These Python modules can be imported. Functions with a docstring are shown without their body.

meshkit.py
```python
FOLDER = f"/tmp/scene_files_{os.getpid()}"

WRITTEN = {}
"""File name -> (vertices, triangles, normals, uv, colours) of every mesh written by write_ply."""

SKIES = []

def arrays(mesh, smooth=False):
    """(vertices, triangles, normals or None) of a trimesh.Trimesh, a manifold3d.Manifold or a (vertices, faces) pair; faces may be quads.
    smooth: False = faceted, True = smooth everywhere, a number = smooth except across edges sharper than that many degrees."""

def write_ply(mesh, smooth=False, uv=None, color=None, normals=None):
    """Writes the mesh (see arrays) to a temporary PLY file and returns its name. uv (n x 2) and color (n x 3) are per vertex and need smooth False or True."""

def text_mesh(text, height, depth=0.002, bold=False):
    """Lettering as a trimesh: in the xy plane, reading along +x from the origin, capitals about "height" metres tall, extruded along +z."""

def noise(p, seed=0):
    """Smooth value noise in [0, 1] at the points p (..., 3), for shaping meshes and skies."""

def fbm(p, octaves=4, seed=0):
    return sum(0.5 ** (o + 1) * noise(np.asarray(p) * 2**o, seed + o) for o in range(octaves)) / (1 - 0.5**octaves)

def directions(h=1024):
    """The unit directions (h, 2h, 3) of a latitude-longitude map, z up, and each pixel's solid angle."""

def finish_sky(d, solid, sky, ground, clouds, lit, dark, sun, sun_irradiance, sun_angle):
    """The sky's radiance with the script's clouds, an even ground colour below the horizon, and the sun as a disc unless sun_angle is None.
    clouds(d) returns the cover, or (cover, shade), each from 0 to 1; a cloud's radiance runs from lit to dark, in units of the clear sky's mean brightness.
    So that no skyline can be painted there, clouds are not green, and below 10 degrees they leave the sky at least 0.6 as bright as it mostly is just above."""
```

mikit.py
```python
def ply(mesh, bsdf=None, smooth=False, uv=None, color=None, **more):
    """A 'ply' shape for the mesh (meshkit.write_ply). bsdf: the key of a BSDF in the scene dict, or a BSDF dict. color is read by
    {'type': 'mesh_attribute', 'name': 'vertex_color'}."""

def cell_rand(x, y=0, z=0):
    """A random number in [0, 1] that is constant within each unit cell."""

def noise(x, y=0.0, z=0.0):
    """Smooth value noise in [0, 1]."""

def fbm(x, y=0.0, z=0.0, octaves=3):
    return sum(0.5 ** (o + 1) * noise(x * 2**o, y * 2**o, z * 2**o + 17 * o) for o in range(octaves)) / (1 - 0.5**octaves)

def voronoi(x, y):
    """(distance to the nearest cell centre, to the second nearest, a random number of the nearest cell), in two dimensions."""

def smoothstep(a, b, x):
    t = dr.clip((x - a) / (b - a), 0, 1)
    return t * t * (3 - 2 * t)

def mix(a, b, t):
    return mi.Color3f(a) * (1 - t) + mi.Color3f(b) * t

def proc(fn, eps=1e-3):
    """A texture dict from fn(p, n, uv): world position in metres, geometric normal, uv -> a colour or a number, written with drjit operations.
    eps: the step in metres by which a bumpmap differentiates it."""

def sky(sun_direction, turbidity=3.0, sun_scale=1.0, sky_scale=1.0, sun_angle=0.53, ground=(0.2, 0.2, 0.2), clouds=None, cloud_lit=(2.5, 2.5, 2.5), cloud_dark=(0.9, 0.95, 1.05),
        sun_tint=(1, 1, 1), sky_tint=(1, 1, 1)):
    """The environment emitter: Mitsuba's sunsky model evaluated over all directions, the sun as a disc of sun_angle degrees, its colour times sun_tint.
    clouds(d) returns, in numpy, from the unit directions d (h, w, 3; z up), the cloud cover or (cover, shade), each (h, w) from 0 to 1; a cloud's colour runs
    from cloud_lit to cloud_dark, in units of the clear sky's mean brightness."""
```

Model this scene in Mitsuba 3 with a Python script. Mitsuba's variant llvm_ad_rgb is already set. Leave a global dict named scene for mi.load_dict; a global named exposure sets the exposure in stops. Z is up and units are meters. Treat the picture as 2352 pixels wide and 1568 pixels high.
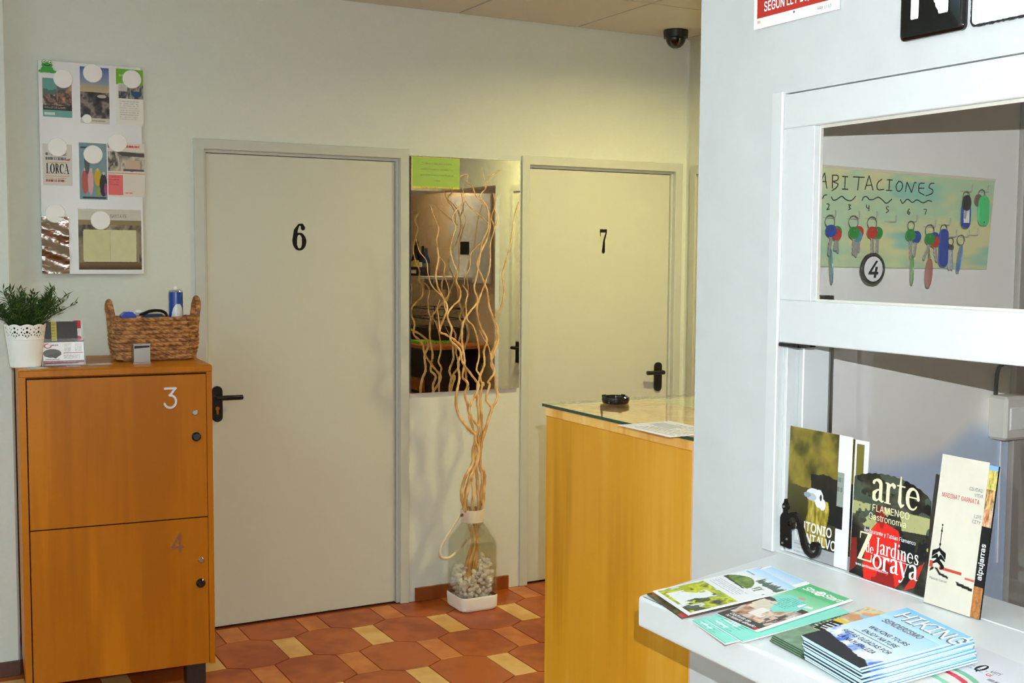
import math, random
import numpy as np, trimesh, mitsuba as mi, drjit as dr
import shapely, shapely.geometry as sg
from shapely import affinity
from shapely.ops import unary_union
import mikit, meshkit

T = mi.ScalarTransform4f
scene, labels = {}, {}
random.seed(7)
rng = np.random.RandomState(11)

# ------------------------------------------------------------------ camera, lights, exposure
EYE = (0.0, 0.0, 1.59)
FWD, UP = (0.4755, 0.8767, -0.0726), (0.0290, 0.0669, 0.9973)
scene['camera'] = {'type': 'perspective', 'fov': 47.14162, 'fov_axis': 'x', 'near_clip': 0.05, 'far_clip': 60.0,
                   'to_world': T().look_at(origin=list(EYE), target=[EYE[i] + FWD[i] for i in range(3)], up=list(UP))}
exposure = 0.0
# the photographer's flash, on top of the camera
scene['flash'] = {'type': 'point', 'position': [0.035, -0.01, 1.70], 'intensity': {'type': 'rgb', 'value': [12.3, 13.2, 14.0]}}
HALL_LAMP = dict(pos=(3.14, 3.62), r=0.11, rgb=(345.0, 288.0, 116.0))          # warm downlight in the hallway ceiling
ROOM_FILL = dict(x=(-1.2, -0.6), y=(2.3, 2.9), rgb=(10.0, 17.5, 20.5))      # unseen cool ceiling panel, added as ambient fill
BOOTH_FILL = dict(pos=(2.9, 0.9), r=0.07, rgb=(30.0, 20.0, 12.0))           # unseen warm lamp, added for dim light inside the booth
OFFICE_FILL = dict(pos=(4.08, 0.75), r=0.07, rgb=(210.0, 158.0, 96.0))          # unseen lamp, added to brighten the recess that the mirror shows

# ------------------------------------------------------------------ helpers
def lin(c):
    c = np.asarray([int(c[i:i + 2], 16) for i in (1, 3, 5)] if isinstance(c, str) else c, float) / 255.0
    return np.where(c <= 0.04045, c / 12.92, ((c + 0.055) / 1.055) ** 2.4)

def rgb(c):
    return {'type': 'rgb', 'value': [float(v) for v in lin(c)]}

def mat(name, col=None, rough=0.5, metal=0.0, tex=None, bump=None, scale=0.001, coat=0.0, spec=0.5, sheen=0.0, two=True):
    b = {'type': 'principled', 'base_color': mikit.proc(tex) if tex else (rgb(col) if col is not None else {'type': 'mesh_attribute', 'name': 'vertex_color'}),
         'roughness': rough, 'metallic': metal, 'specular': spec}
    if coat: b['clearcoat'] = coat; b['clearcoat_gloss'] = 0.9
    if bump: b = {'type': 'bumpmap', 'arbitrary': mikit.proc(bump), 'scale': scale, 'bsdf': b}
    scene[name] = {'type': 'twosided', 'bsdf': b} if two else b
    return name

used = {}
def key_of(name, parent=None):
    full = (parent + '__' if parent else '') + name
    n = used.get(full, 0); used[full] = n + 1
    return full if n == 0 else '%s_%03d' % (full, n)

def obj(name, mesh, m, parent=None, smooth=False, color=None, to_world=None, **more):
    k = key_of(name, parent)
    d = dict(mesh) if isinstance(mesh, dict) else mikit.ply(mesh, m, smooth=smooth, color=color)
    if to_world is not None: d['to_world'] = to_world
    d.update(more)
    scene[k] = d
    return k

def thing(name, label, cat, group=None):
    k = key_of(name)
    labels[k] = {'label': label, 'category': cat}
    if group: labels[k]['group'] = group
    return k

def tag(k, label, cat=None, group=None, kind=None):
    labels[k] = {'label': label}
    if cat: labels[k]['category'] = cat
    if group: labels[k]['group'] = group
    if kind: labels[k]['kind'] = kind
    return k

def cat(*ms):
    return trimesh.util.concatenate([m for x in ms for m in (x if isinstance(x, (list, tuple)) else [x])])

def box(x0, x1, y0, y1, z0, z1, b=0.0):
    lo, hi = np.minimum([x0, y0, z0], [x1, y1, z1]), np.maximum([x0, y0, z0], [x1, y1, z1])
    if b <= 0:
        m = trimesh.creation.box(extents=hi - lo); m.apply_translation((lo + hi) / 2); return m
    c, h = (lo + hi) / 2, (hi - lo) / 2
    b = min(b, h.min() * 0.9)
    pts = [c + np.array([sx, sy, sz]) * (h - b * (np.arange(3) != a)) for a in range(3) for sx in (-1, 1) for sy in (-1, 1) for sz in (-1, 1)]
    return trimesh.convex.convex_hull(np.array(pts))

def rot(m, deg, axis, point=(0, 0, 0)):
    m = m.copy(); m.apply_transform(trimesh.transformations.rotation_matrix(math.radians(deg), axis, point)); return m

def frame(O, U, V):
    U = np.asarray(U, float); U = U / np.linalg.norm(U)
    V = np.asarray(V, float); V = V - U * (V @ U); V = V / np.linalg.norm(V)
    M = np.eye(4); M[:3, 0], M[:3, 1], M[:3, 2], M[:3, 3] = U, V, np.cross(U, V), O
    return M

def ext(poly, depth, M=None, z0=0.0):
    ms = [trimesh.creation.extrude_polygon(g, depth, engine='earcut') for g in getattr(poly, 'geoms', [poly]) if g.area > 1e-10]
    m = cat(ms); m.apply_translation([0, 0, z0])
    if M is not None: m.apply_transform(M)
    return m

def tube(pts, r, n=8, closed=False, cap=True):
    p = np.asarray(pts, float); k = len(p)
    r = np.broadcast_to(np.asarray(r, float), (k,))
    t = (np.roll(p, -1, 0) - np.roll(p, 1, 0)) if closed else np.gradient(p, axis=0)
    t = t / np.maximum(np.linalg.norm(t, axis=1, keepdims=True), 1e-9)
    a = np.cross(t[0], [0, 0, 1] if abs(t[0][2]) < 0.9 else [1, 0, 0]); a /= np.linalg.norm(a)
    ring = []
    for i in range(k):
        a = a - t[i] * (a @ t[i]); a /= np.linalg.norm(a)
        b = np.cross(t[i], a)
        th = np.arange(n) * 2 * np.pi / n
        ring.append(p[i] + r[i] * (np.cos(th)[:, None] * a + np.sin(th)[:, None] * b))
    v = np.vstack(ring); f = []
    for i in range(k if closed else k - 1):
        j = (i + 1) % k
        for q in range(n):
            q2 = (q + 1) % n
            f += [[i * n + q, i * n + q2, j * n + q2], [i * n + q, j * n + q2, j * n + q]]
    if not closed and cap:
        v = np.vstack([v, p[0], p[-1]])
        for q in range(n):
            q2 = (q + 1) % n
            f += [[k * n, q2, q], [k * n + 1, (k - 1) * n + q, (k - 1) * n + q2]]
    return trimesh.Trimesh(v, np.array(f), process=False)

def smooth_path(pts, n=8):
    p = np.asarray(pts, float)
    if len(p) < 3: return np.array([p[0] + (p[-1] - p[0]) * s for s in np.linspace(0, 1, n)])
    q = np.vstack([2 * p[0] - p[1], p, 2 * p[-1] - p[-2]]); out = []
    for i in range(1, len(q) - 2):
        for s in np.arange(n) / n:
            a, b, c, d = q[i - 1], q[i], q[i + 1], q[i + 2]
            out.append(0.5 * (2 * b + (c - a) * s + (2 * a - 5 * b + 4 * c - d) * s * s + (3 * b - a - 3 * c + d) * s ** 3))
    return np.array(out + [p[-1]])

def lathe(prof, n=32, at=(0, 0, 0)):
    m = trimesh.creation.revolve(np.array(prof, float), sections=n); m.apply_translation(at); return m

def disc(c, r, t, axis=1, n=28, b=0.0):
    """A short cylinder of radius r and thickness t; it grows from c along -axis (towards the viewer for axis 1)."""
    prof = [[0, 0], [r, 0], [r, t - b], [r - b, t], [0, t]] if b else [[0, 0], [r, 0], [r, t], [0, t]]
    m = trimesh.creation.revolve(np.array(prof), sections=n)
    m = rot(m, 90, [1, 0, 0]) if axis == 1 else (rot(m, -90, [0, 1, 0]) if axis == 0 else m)
    m.apply_translation(c); return m

def rrect(w, h, r, n=6):
    return sg.box(-w / 2 + r, -h / 2 + r, w / 2 - r, h / 2 - r).buffer(r, quad_segs=n)

def stroke(pts, r0, r1=None, q=4):
    p = [np.asarray(a, float) for a in pts]
    r1 = r0 if r1 is None else r1
    rr = np.linspace(r0, r1, len(p))
    parts = [unary_union([sg.Point(*p[i]).buffer(rr[i], quad_segs=q), sg.Point(*p[i + 1]).buffer(rr[i + 1], quad_segs=q)]).convex_hull for i in range(len(p) - 1)]
    return unary_union(parts)

def arc(cx, cy, rx, ry, a0, a1, n=14):
    a = np.radians(np.linspace(a0, a1, n)); return [(cx + rx * math.cos(t), cy + ry * math.sin(t)) for t in a]

def wstroke(pts, ws, q=3):
    p = [np.asarray(a, float) for a in pts]
    w = np.interp(np.linspace(0, 1, len(p)), np.linspace(0, 1, len(ws)), ws)
    return unary_union([unary_union([sg.Point(*p[i]).buffer(w[i], quad_segs=q), sg.Point(*p[i + 1]).buffer(w[i + 1], quad_segs=q)]).convex_hull for i in range(len(p) - 1)])

TH, TN = 0.075, 0.022      # thick and thin half-strokes of the serif letters
def serif(ch):
    """(shape, advance): a roman letter with thick stems, thin hairlines and serifs; x-height 0.64, capitals 1."""
    S = lambda x, y, w=0.14: sg.box(x - w, y - 0.018, x + w, y + 0.018)
    st = lambda x, y0, y1, w=TH: sg.box(x - w, y0, x + w, y1)
    g = {}
    if ch == 'a': s = [wstroke(arc(.25, .5, .17, .13, 160, 20) + [(.42, .4), (.42, .1)], [.06, .03, .05, TH, TH]), wstroke([(.42, .38), (.25, .33), (.12, .22), (.13, .08), (.24, .02), (.36, .08), (.42, .18)], [TN, .03, .07, TH, .03, TN, TN]), wstroke([(.42, .1), (.48, .02), (.56, .04)], [TH, .03, TN])]; w = .58
    elif ch == 'r': s = [st(.14, 0, .6), S(.14, .018), S(.08, .6, .08), wstroke([(.16, .42), (.24, .56), (.34, .6), (.4, .55)], [TN, .03, .05, .07])]; w = .45
    elif ch == 't': s = [wstroke([(.2, .86), (.19, .5), (.19, .14), (.26, .02), (.38, .08)], [TN, .06, TH, .05, TN]), sg.box(.04, .58, .4, .62)]; w = .42
    elif ch == 'e': s = [wstroke(arc(.3, .31, .23, .29, 5, 180) + arc(.3, .31, .23, .3, 180, 320), [.06, .03, TH, TH, .03, TN]), sg.box(.1, .33, .53, .37)]; w = .6
    elif ch == 'd': s = [st(.46, 0, .98), S(.4, .97, .07), S(.52, .02, .07), wstroke(arc(.28, .31, .2, .29, 60, 310), [TN, .04, TH, TH, .04, TN])]; w = .63
    elif ch == 'i': s = [st(.14, 0, .6), S(.14, .018), S(.08, .6, .08), sg.Point(.14, .86).buffer(.085)]; w = .3
    elif ch == 'n': s = [st(.14, 0, .6), S(.14, .018), S(.08, .6, .08), wstroke([(.15, .42), (.26, .57), (.38, .58), (.45, .46), (.45, .2)], [TN, .03, .05, TH, TH]), st(.45, 0, .3), S(.45, .018)]; w = .62
    elif ch == 's': s = [wstroke([(.4, .5), (.3, .6), (.16, .56), (.14, .44), (.27, .33), (.41, .22), (.39, .07), (.24, .01), (.1, .1)], [TN, .03, .05, .06, TH, .06, .05, .03, TN]), sg.box(.38, .42, .42, .6), sg.box(.08, .02, .12, .2)]; w = .5
    elif ch == 'o': s = [wstroke(arc(.3, .31, .24, .28, 90, 450, 28), [TN, TH, TN, TH, TN])]; w = .6
    elif ch == 'y': s = [wstroke([(.08, .6), (.3, .03)], [TH, TH]), wstroke([(.5, .6), (.26, -.12), (.16, -.26), (.06, -.24)], [TN, TN, .03, .06]), S(.08, .6, .1), S(.5, .6, .08)]; w = .56
    elif ch == 'J': s = [wstroke([(.3, .96), (.3, .1), (.24, -.12), (.1, -.2), (.02, -.12)], [TH, TH, TH, .03, .06]), S(.3, .97, .17)]; w = .46
    elif ch == 'Z': s = [sg.Polygon([(.44, .95), (.62, .95), (.2, .04), (.02, .04)]), sg.box(.08, .93, .62, .98), sg.box(.02, 0, .64, .05), sg.Polygon([(.08, .98), (.13, .98), (.1, .74), (.07, .74)]), sg.Polygon([(.6, 0), (.66, 0), (.66, .26), (.63, .26)])]; w = .68
    elif ch == 'L': s = [st(.16, 0, .97), S(.16, .97), S(.16, .018), sg.box(.1, 0, .52, .04), sg.Polygon([(.48, 0), (.54, 0), (.54, .28), (.51, .28)])]; w = .58
    elif ch == 'O': s = [wstroke(arc(.36, .49, .27, .47, 90, 450, 30), [TN, .1, TN, .1, TN])]; w = .74
    elif ch == 'R': s = [st(.16, 0, .97), S(.16, .97), S(.16, .018), wstroke([(.2, .95), (.38, .94), (.46, .76), (.4, .54), (.2, .5)], [TN, .04, TH, .04, TN]), wstroke([(.3, .5), (.44, .2), (.6, .04)], [TH, TH, .03])]; w = .66
    elif ch == 'C': s = [wstroke(arc(.38, .49, .29, .47, 40, 320, 24), [.05, TN, .09, .09, TN, TN]), sg.box(.58, .64, .63, .95)]; w = .7
    elif ch == 'A': s = [wstroke([(.34, .97), (.08, .03)], [TN, TN]), wstroke([(.34, .95), (.6, .03)], [TH, TH]), sg.box(.18, .3, .5, .34), S(.08, .018, .1), S(.6, .018, .13)]; w = .7
    elif ch == '6': s = [wstroke(arc(.3, .32, .21, .29, 0, 360, 26), [.1, .03, .1, .03, .1]), wstroke([(.09, .36), (.14, .72), (.28, .94), (.42, .93), (.46, .82)], [.1, .08, .03, .05, .09])]; w = .6
    elif ch == '7': s = [sg.box(.08, .84, .52, .97), sg.Polygon([(.08, .97), (.05, .97), (.07, .68), (.1, .68)]), wstroke([(.49, .86), (.34, .5), (.3, .06)], [TN + .01, .05, .1])]; w = .55
    elif ch == 'Q': s = [wstroke(arc(.38, .49, .27, .46, 90, 450, 30), [.04, .12, .04, .12, .04]), wstroke([(.4, .1), (.58, -.12)], [.08, .05])]; w = .76
    else: return sg.Polygon(), .3
    return unary_union([x.buffer(0) for x in s]), w

def serif_text(text, h, squeeze=1.0, gap=0.03):
    x, out = 0.0, []
    for ch in text:
        s, w = serif(ch)
        if not s.is_empty: out.append(affinity.translate(s, x, 0))
        x += w + gap
    return affinity.scale(unary_union(out), h * squeeze, h, origin=(0, 0)).simplify(h * 0.004), x * h * squeeze

def lettering(text, h, x, y, z, M, bold=False, squeeze=1.0, slant=0.0, center=False, depth=0.00012, spin=0.0):
    m = meshkit.text_mesh(text, h, depth, bold)
    if center: m.apply_translation([-(m.bounds[0][0] + m.bounds[1][0]) / 2, 0, 0])
    A = np.eye(4); A[0, 0] = squeeze; A[0, 1] = slant
    m.apply_transform(A)
    if spin: m.apply_transform(trimesh.transformations.rotation_matrix(math.radians(spin), [0, 0, 1]))
    m.apply_translation([x, y, z]); m.apply_transform(M)
    return m

class Sheet:
    """A printed sheet: a thin card whose upper face is a fine grid with one printed colour per vertex. Local metres: x to the right, y up."""
    def __init__(s, w, h, res=0.0011, paper='#f2f2f0', bottom=None, top=None):
        s.w, s.h = w, h
        s.nx, s.ny = max(3, int(w / res)), max(3, int(h / res))
        a, b = np.meshgrid(np.linspace(0, 1, s.nx), np.linspace(0, 1, s.ny))
        s.x = a * w
        lo = np.zeros_like(a) if bottom is None else bottom(a) * h
        hi = np.ones_like(a) * h if top is None else top(a) * h
        s.y = lo + (hi - lo) * b
        s.u, s.v = s.x / w, s.y / h
        s.c = np.tile(lin(paper), (s.ny, s.nx, 1))
        s.paper = lin(paper)
    def put(s, mask, c, a=1.0):
        m = np.clip(np.asarray(mask, float), 0, 1)[..., None] * a
        s.c = s.c * (1 - m) + (lin(c) if not isinstance(c, np.ndarray) or c.ndim == 1 else c) * m
        return s
    def rect(s, u0, v0, u1, v1, c, a=1.0): return s.put((s.u >= u0) & (s.u <= u1) & (s.v >= v0) & (s.v <= v1), c, a)
    def ell(s, cu, cv, ru, rv, c, a=1.0, soft=0.0):
        d = np.sqrt(((s.u - cu) / ru) ** 2 + ((s.v - cv) / rv) ** 2)
        return s.put(d <= 1 if not soft else np.clip((1 + soft - d) / (2 * soft), 0, 1), c, a)
    def poly(s, pts, c, a=1.0):
        return s.put(shapely.contains_xy(sg.Polygon(pts).buffer(0), s.u.ravel(), s.v.ravel()).reshape(s.u.shape), c, a)
    def n(s, fu, fv, seed=0, o=4): return meshkit.fbm(np.stack([s.u * fu, s.v * fv, s.u * 0], -1), o, seed)
    def grad(s, u0, v0, u1, v1, c0, c1):
        t = np.clip((s.v - v0) / (v1 - v0), 0, 1)[..., None]
        return s.put((s.u >= u0) & (s.u <= u1) & (s.v >= v0) & (s.v <= v1), lin(c0) * (1 - t) + lin(c1) * t)
    def photo(s, u0, v0, u1, v1, cols, fu=6, fv=6, seed=0, a=1.0):
        """Printed photograph: patches of the given colours."""
        n = s.n(fu, fv, seed); n = (n - n.min()) / (np.ptp(n) + 1e-9)
        P = np.array([lin(c) for c in cols]); q = np.linspace(0, 1, len(P))
        col = np.stack([np.interp(n, q, P[:, k]) for k in range(3)], -1)
        return s.put((s.u >= u0) & (s.u <= u1) & (s.v >= v0) & (s.v <= v1), col, a)
    def lines(s, u0, v0, u1, v1, rows, c, a=0.8, fill=0.45, seed=0):
        """Rows of fine print too small to read."""
        t = (s.v - v0) / (v1 - v0) * rows; k = np.floor(t); fr = t - k
        wob = meshkit.noise(np.stack([s.u * 60 * (s.w / 0.1), k * 7.3, k * 0 + seed], -1))
        ends = 0.75 + 0.25 * meshkit.noise(np.stack([k * 3.1, k * 0, k * 0 + seed + .5], -1))
        return s.put((fr > 0.3) & (fr < 0.3 + fill) & (wob > 0.32) & (s.u >= u0) & (s.u <= u0 + (u1 - u0) * ends) & (t >= 0) & (t < rows), c, a)
    def mesh(s, M, thick=0.0004, bend=None):
        z = np.full(s.x.shape, thick) if bend is None else thick + bend(s.x, s.y)
        top = np.stack([s.x, s.y, z], -1).reshape(-1, 3); n = s.nx * s.ny
        i = np.arange(n).reshape(s.ny, s.nx)
        q = np.stack([i[:-1, :-1], i[:-1, 1:], i[1:, 1:], i[1:, :-1]], -1).reshape(-1, 4)
        f = [q[:, [0, 1, 2]], q[:, [0, 2, 3]]]
        loop = np.concatenate([i[0, :-1], i[:-1, -1], i[-1, :0:-1], i[:0:-1, 0]])
        low = top[loop] - [0, 0, thick]; m = len(loop); up2 = top[loop]
        v = np.vstack([top, up2, low, [[s.w / 2, s.h / 2, z.mean() - thick]]])
        k = np.arange(m); k2 = (k + 1) % m
        f += [np.stack([n + m + k, n + m + k2, n + k2], 1), np.stack([n + m + k, n + k2, n + k], 1), np.stack([n + m + k2, n + m + k, k * 0 + n + 2 * m], 1)]
        col = np.vstack([s.c.reshape(-1, 3), np.tile(s.paper, (2 * m + 1, 1))])
        mesh = trimesh.Trimesh(v, np.vstack(f), process=False); mesh.apply_transform(M)
        return mesh, col

def leaflet(name, sheet, M, label, cat_='leaflet', thick=0.0004, bend=None, group=None, parent=None, m='print_gloss'):
    mesh, col = sheet.mesh(M, thick, bend)
    k = key_of(name, parent)
    scene[k] = mikit.ply(mesh, m, color=col)
    if label: tag(k, label, None if parent else cat_, group)
    return k

# ------------------------------------------------------------------ materials
f3 = lambda c: [float(v) for v in lin(c)]
def wood(dark, mid, light, sx=1.0):
    d, m_, l = f3(dark), f3(mid), f3(light)
    def fn(p, n, uv):
        a = mikit.fbm(p.x * 7 * sx, p.y * 7 * sx, p.z * 1.1, 3)
        b = mikit.noise(p.x * 150, p.y * 150, p.z * 5.0)
        c = mikit.fbm(p.x * 45, p.y * 45, p.z * 2.0, 2)
        t = a * 1.0 + (b - 0.5) * 0.14 + (c - 0.5) * 0.45
        k = mikit.smoothstep(0.22, 0.5, t); k2 = mikit.smoothstep(0.48, 0.85, t)
        return mikit.mix(mikit.mix(d, m_, k), l, k2)
    return fn
def speck(c, amt=0.04, f=30.0):
    c = f3(c)
    def fn(p, n, uv):
        v = 1.0 + amt * (mikit.fbm(p.x * f, p.y * f, p.z * f, 2) - 0.5) * 2 + amt * (mikit.noise(p.x * 2.3, p.y * 2.3, p.z * 2.3) - 0.5) * 2
        return mi.Color3f(*c) * v
    return fn
def tile_tex(c, c2, f=14.0):
    a, b = f3(c), f3(c2)
    def fn(p, n, uv):
        cell = mikit.noise(p.x * 2.9 + 7, p.y * 3.4, 0.0)
        t = mikit.fbm(p.x * f, p.y * f, 0.0, 3) * 0.7 + cell * 0.5
        return mikit.mix(a, b, mikit.smoothstep(0.3, 0.85, t))
    return fn
plaster = lambda p, n, uv: mikit.fbm(p.x * 9, p.y * 9, p.z * 9, 3)
mat('wall_paint', rough=0.75, tex=speck('#d6dcd3', 0.02, 90.0), spec=0.3)
mat('plaster_white', rough=0.55, tex=speck('#c3c8c8', 0.012, 25.0), bump=plaster, scale=0.006, spec=0.4)
mat('frame_white', '#cbd0d0', 0.35)
mat('booth_wall', rough=0.7, tex=speck('#e4ddd2', 0.03, 14.0), spec=0.3)
mat('office_wall', rough=0.7, tex=speck('#d6c0a4', 0.03, 14.0), spec=0.3)
mat('ceiling_paint', '#b9b6ac', 0.85, spec=0.2)
mat('ceiling_joint', '#8d8474', 0.9, spec=0.2)
mat('door_grey', '#c9ccc0', 0.45, spec=0.4)
mat('door_frame_grey', '#c3c8c0', 0.4, spec=0.4)
mat('terracotta', rough=0.34, tex=tile_tex('#8a3b12', '#a4531c'), spec=0.3)
mat('terracotta_light', rough=0.34, tex=tile_tex('#a85a28', '#be7434'), spec=0.3)
mat('beige_tile', rough=0.34, tex=tile_tex('#c2904a', '#d2aa6a'), spec=0.3)
mat('grout', '#7c4124', 0.85, spec=0.2)
mat('skirting_brown', rough=0.3, tex=tile_tex('#7d3d18', '#96501f', 20.0), spec=0.5)
mat('skirting_dark', '#55382e', 0.4)
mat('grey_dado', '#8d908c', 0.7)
mat('locker_wood', rough=0.38, tex=wood('#a45c00', '#ae6400', '#bc7002'), spec=0.25)
mat('counter_wood', rough=0.32, tex=wood('#b87c14', '#cd9020', '#daa238', 0.8), spec=0.3)
mat('counter_edge', rough=0.35, tex=wood('#c98a2c', '#e3b05a', '#efc880', 3.0))
mat('raw_edge', '#e0a878', 0.6)
mat('black_paint', '#0c0c0d', 0.35)
mat('black_gap', '#1c0f06', 0.9)
mat('black_gloss', '#040405', 0.06, spec=0.6)
mat('iron_black', '#070708', 0.28, spec=0.5)
mat('ink_black', '#101010', 0.5, spec=0.2)
mat('ink_white', '#f4f4f2', 0.5, spec=0.2)
mat('ink_cream', '#efe3b4', 0.5, spec=0.2)
mat('ink_red', '#b5352c', 0.5, spec=0.2)
mat('ink_grey', '#6c6d70', 0.5, spec=0.2)
mat('marker_ink', '#232a1e', 0.6, spec=0.2)
mat('print_gloss', None, 0.42, spec=0.35)
mat('chrome', '#d8d8da', 0.12, 1.0)
mat('steel', '#b4b4b2', 0.28, 1.0)
mat('key_metal', '#cfccc6', 0.3, 0.55)
mat('brass', '#c8a050', 0.25, 1.0)
mat('foil', '#cfc6c0', 0.22, 1.0)
mat('white_plastic', '#eeeeea', 0.35)
mat('grey_plastic', '#d9d6cb', 0.4)
mat('matte_white', '#eceae2', 0.6)
mat('pot_white', '#f0efea', 0.35)
mat('soil', '#2a2118', 0.9)
mat('blue_paint', '#1d4a9c', 0.25, coat=0.5)
mat('navy_plastic', '#16305e', 0.4)
mat('royal_plastic', '#1f3fae', 0.3)
mat('rope', '#ddd2ba', 0.8)
mat('tape_yellow', '#c2b44c', 0.4)
mat('green_edge', '#123420', 0.15, spec=0.6)
mat('brown_trim', '#70543c', 0.45)
mat('booth_trim', '#a39c94', 0.5)
mat('desk_wood', '#9c5a28', 0.4)
mat('dark_wood', '#2a1a12', 0.4)
mat('leaf_green', '#3b5a1e', 0.5)
mat('leaf_dark', '#263f16', 0.5)
mat('frog_green', '#2f9a2c', 0.4)
mat('board_glaze', '#e9ecee', 0.08, spec=0.5)
for nm, c in (('key_blue', '#1b3f9e'), ('key_green', '#1f8a34'), ('key_red', '#c02a24'), ('tag_green', '#3fce74'), ('disc_blue', '#3f7dc4'), ('disc_teal', '#4a8f94'), ('disc_green', '#5f9448'), ('disc_red', '#b04a40')): mat(nm, c, 0.28, coat=0.3)
wk = f3('#7d4f2a'), f3('#b9814c')
mat('wicker', rough=0.6, tex=lambda p, n, uv: mikit.mix(wk[0], wk[1], mikit.smoothstep(0.25, 0.75, mikit.fbm(p.x * 60, p.y * 60, p.z * 90, 2))))
bk = f3('#c29450'), f3('#ecc88c')
mat('branch_bark', rough=0.55, tex=lambda p, n, uv: mikit.mix(bk[0], bk[1], mikit.smoothstep(0.25, 0.7, mikit.fbm(p.x * 50, p.y * 50, p.z * 22, 2))))
pb = f3('#cfcabd'), f3('#fbf9f2')
mat('pebble_stone', rough=0.6, tex=lambda p, n, uv: mikit.mix(pb[0], pb[1], mikit.smoothstep(0.2, 0.6, mikit.fbm(p.x * 70, p.y * 70, p.z * 70, 2))))
kb = f3('#bcd6aa'), f3('#e2dca0'), f3('#94ccb2')
mat('key_board_paint', rough=0.5, tex=lambda p, n, uv: mikit.mix(mikit.mix(kb[0], kb[1], mikit.smoothstep(0.4, 0.7, mikit.fbm(p.x * 9 + 3, 0.0, p.z * 16, 3))), kb[2], mikit.smoothstep(0.52, 0.8, mikit.fbm(p.x * 7, 4.0, p.z * 22 + 9, 3))))
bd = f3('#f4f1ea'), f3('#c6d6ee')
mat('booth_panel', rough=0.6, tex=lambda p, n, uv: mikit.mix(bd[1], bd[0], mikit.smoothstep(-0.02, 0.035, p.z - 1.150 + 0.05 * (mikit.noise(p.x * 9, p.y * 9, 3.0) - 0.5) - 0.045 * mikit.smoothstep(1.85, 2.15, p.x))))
scene['window_glass'] = {'type': 'thindielectric', 'int_ior': 1.5}
scene['vase_glass'] = {'type': 'thindielectric', 'int_ior': 1.5, 'specular_transmittance': {'type': 'rgb', 'value': [0.90, 0.91, 0.88]}}
scene['clear_acrylic'] = {'type': 'thindielectric', 'int_ior': 1.45}
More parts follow.
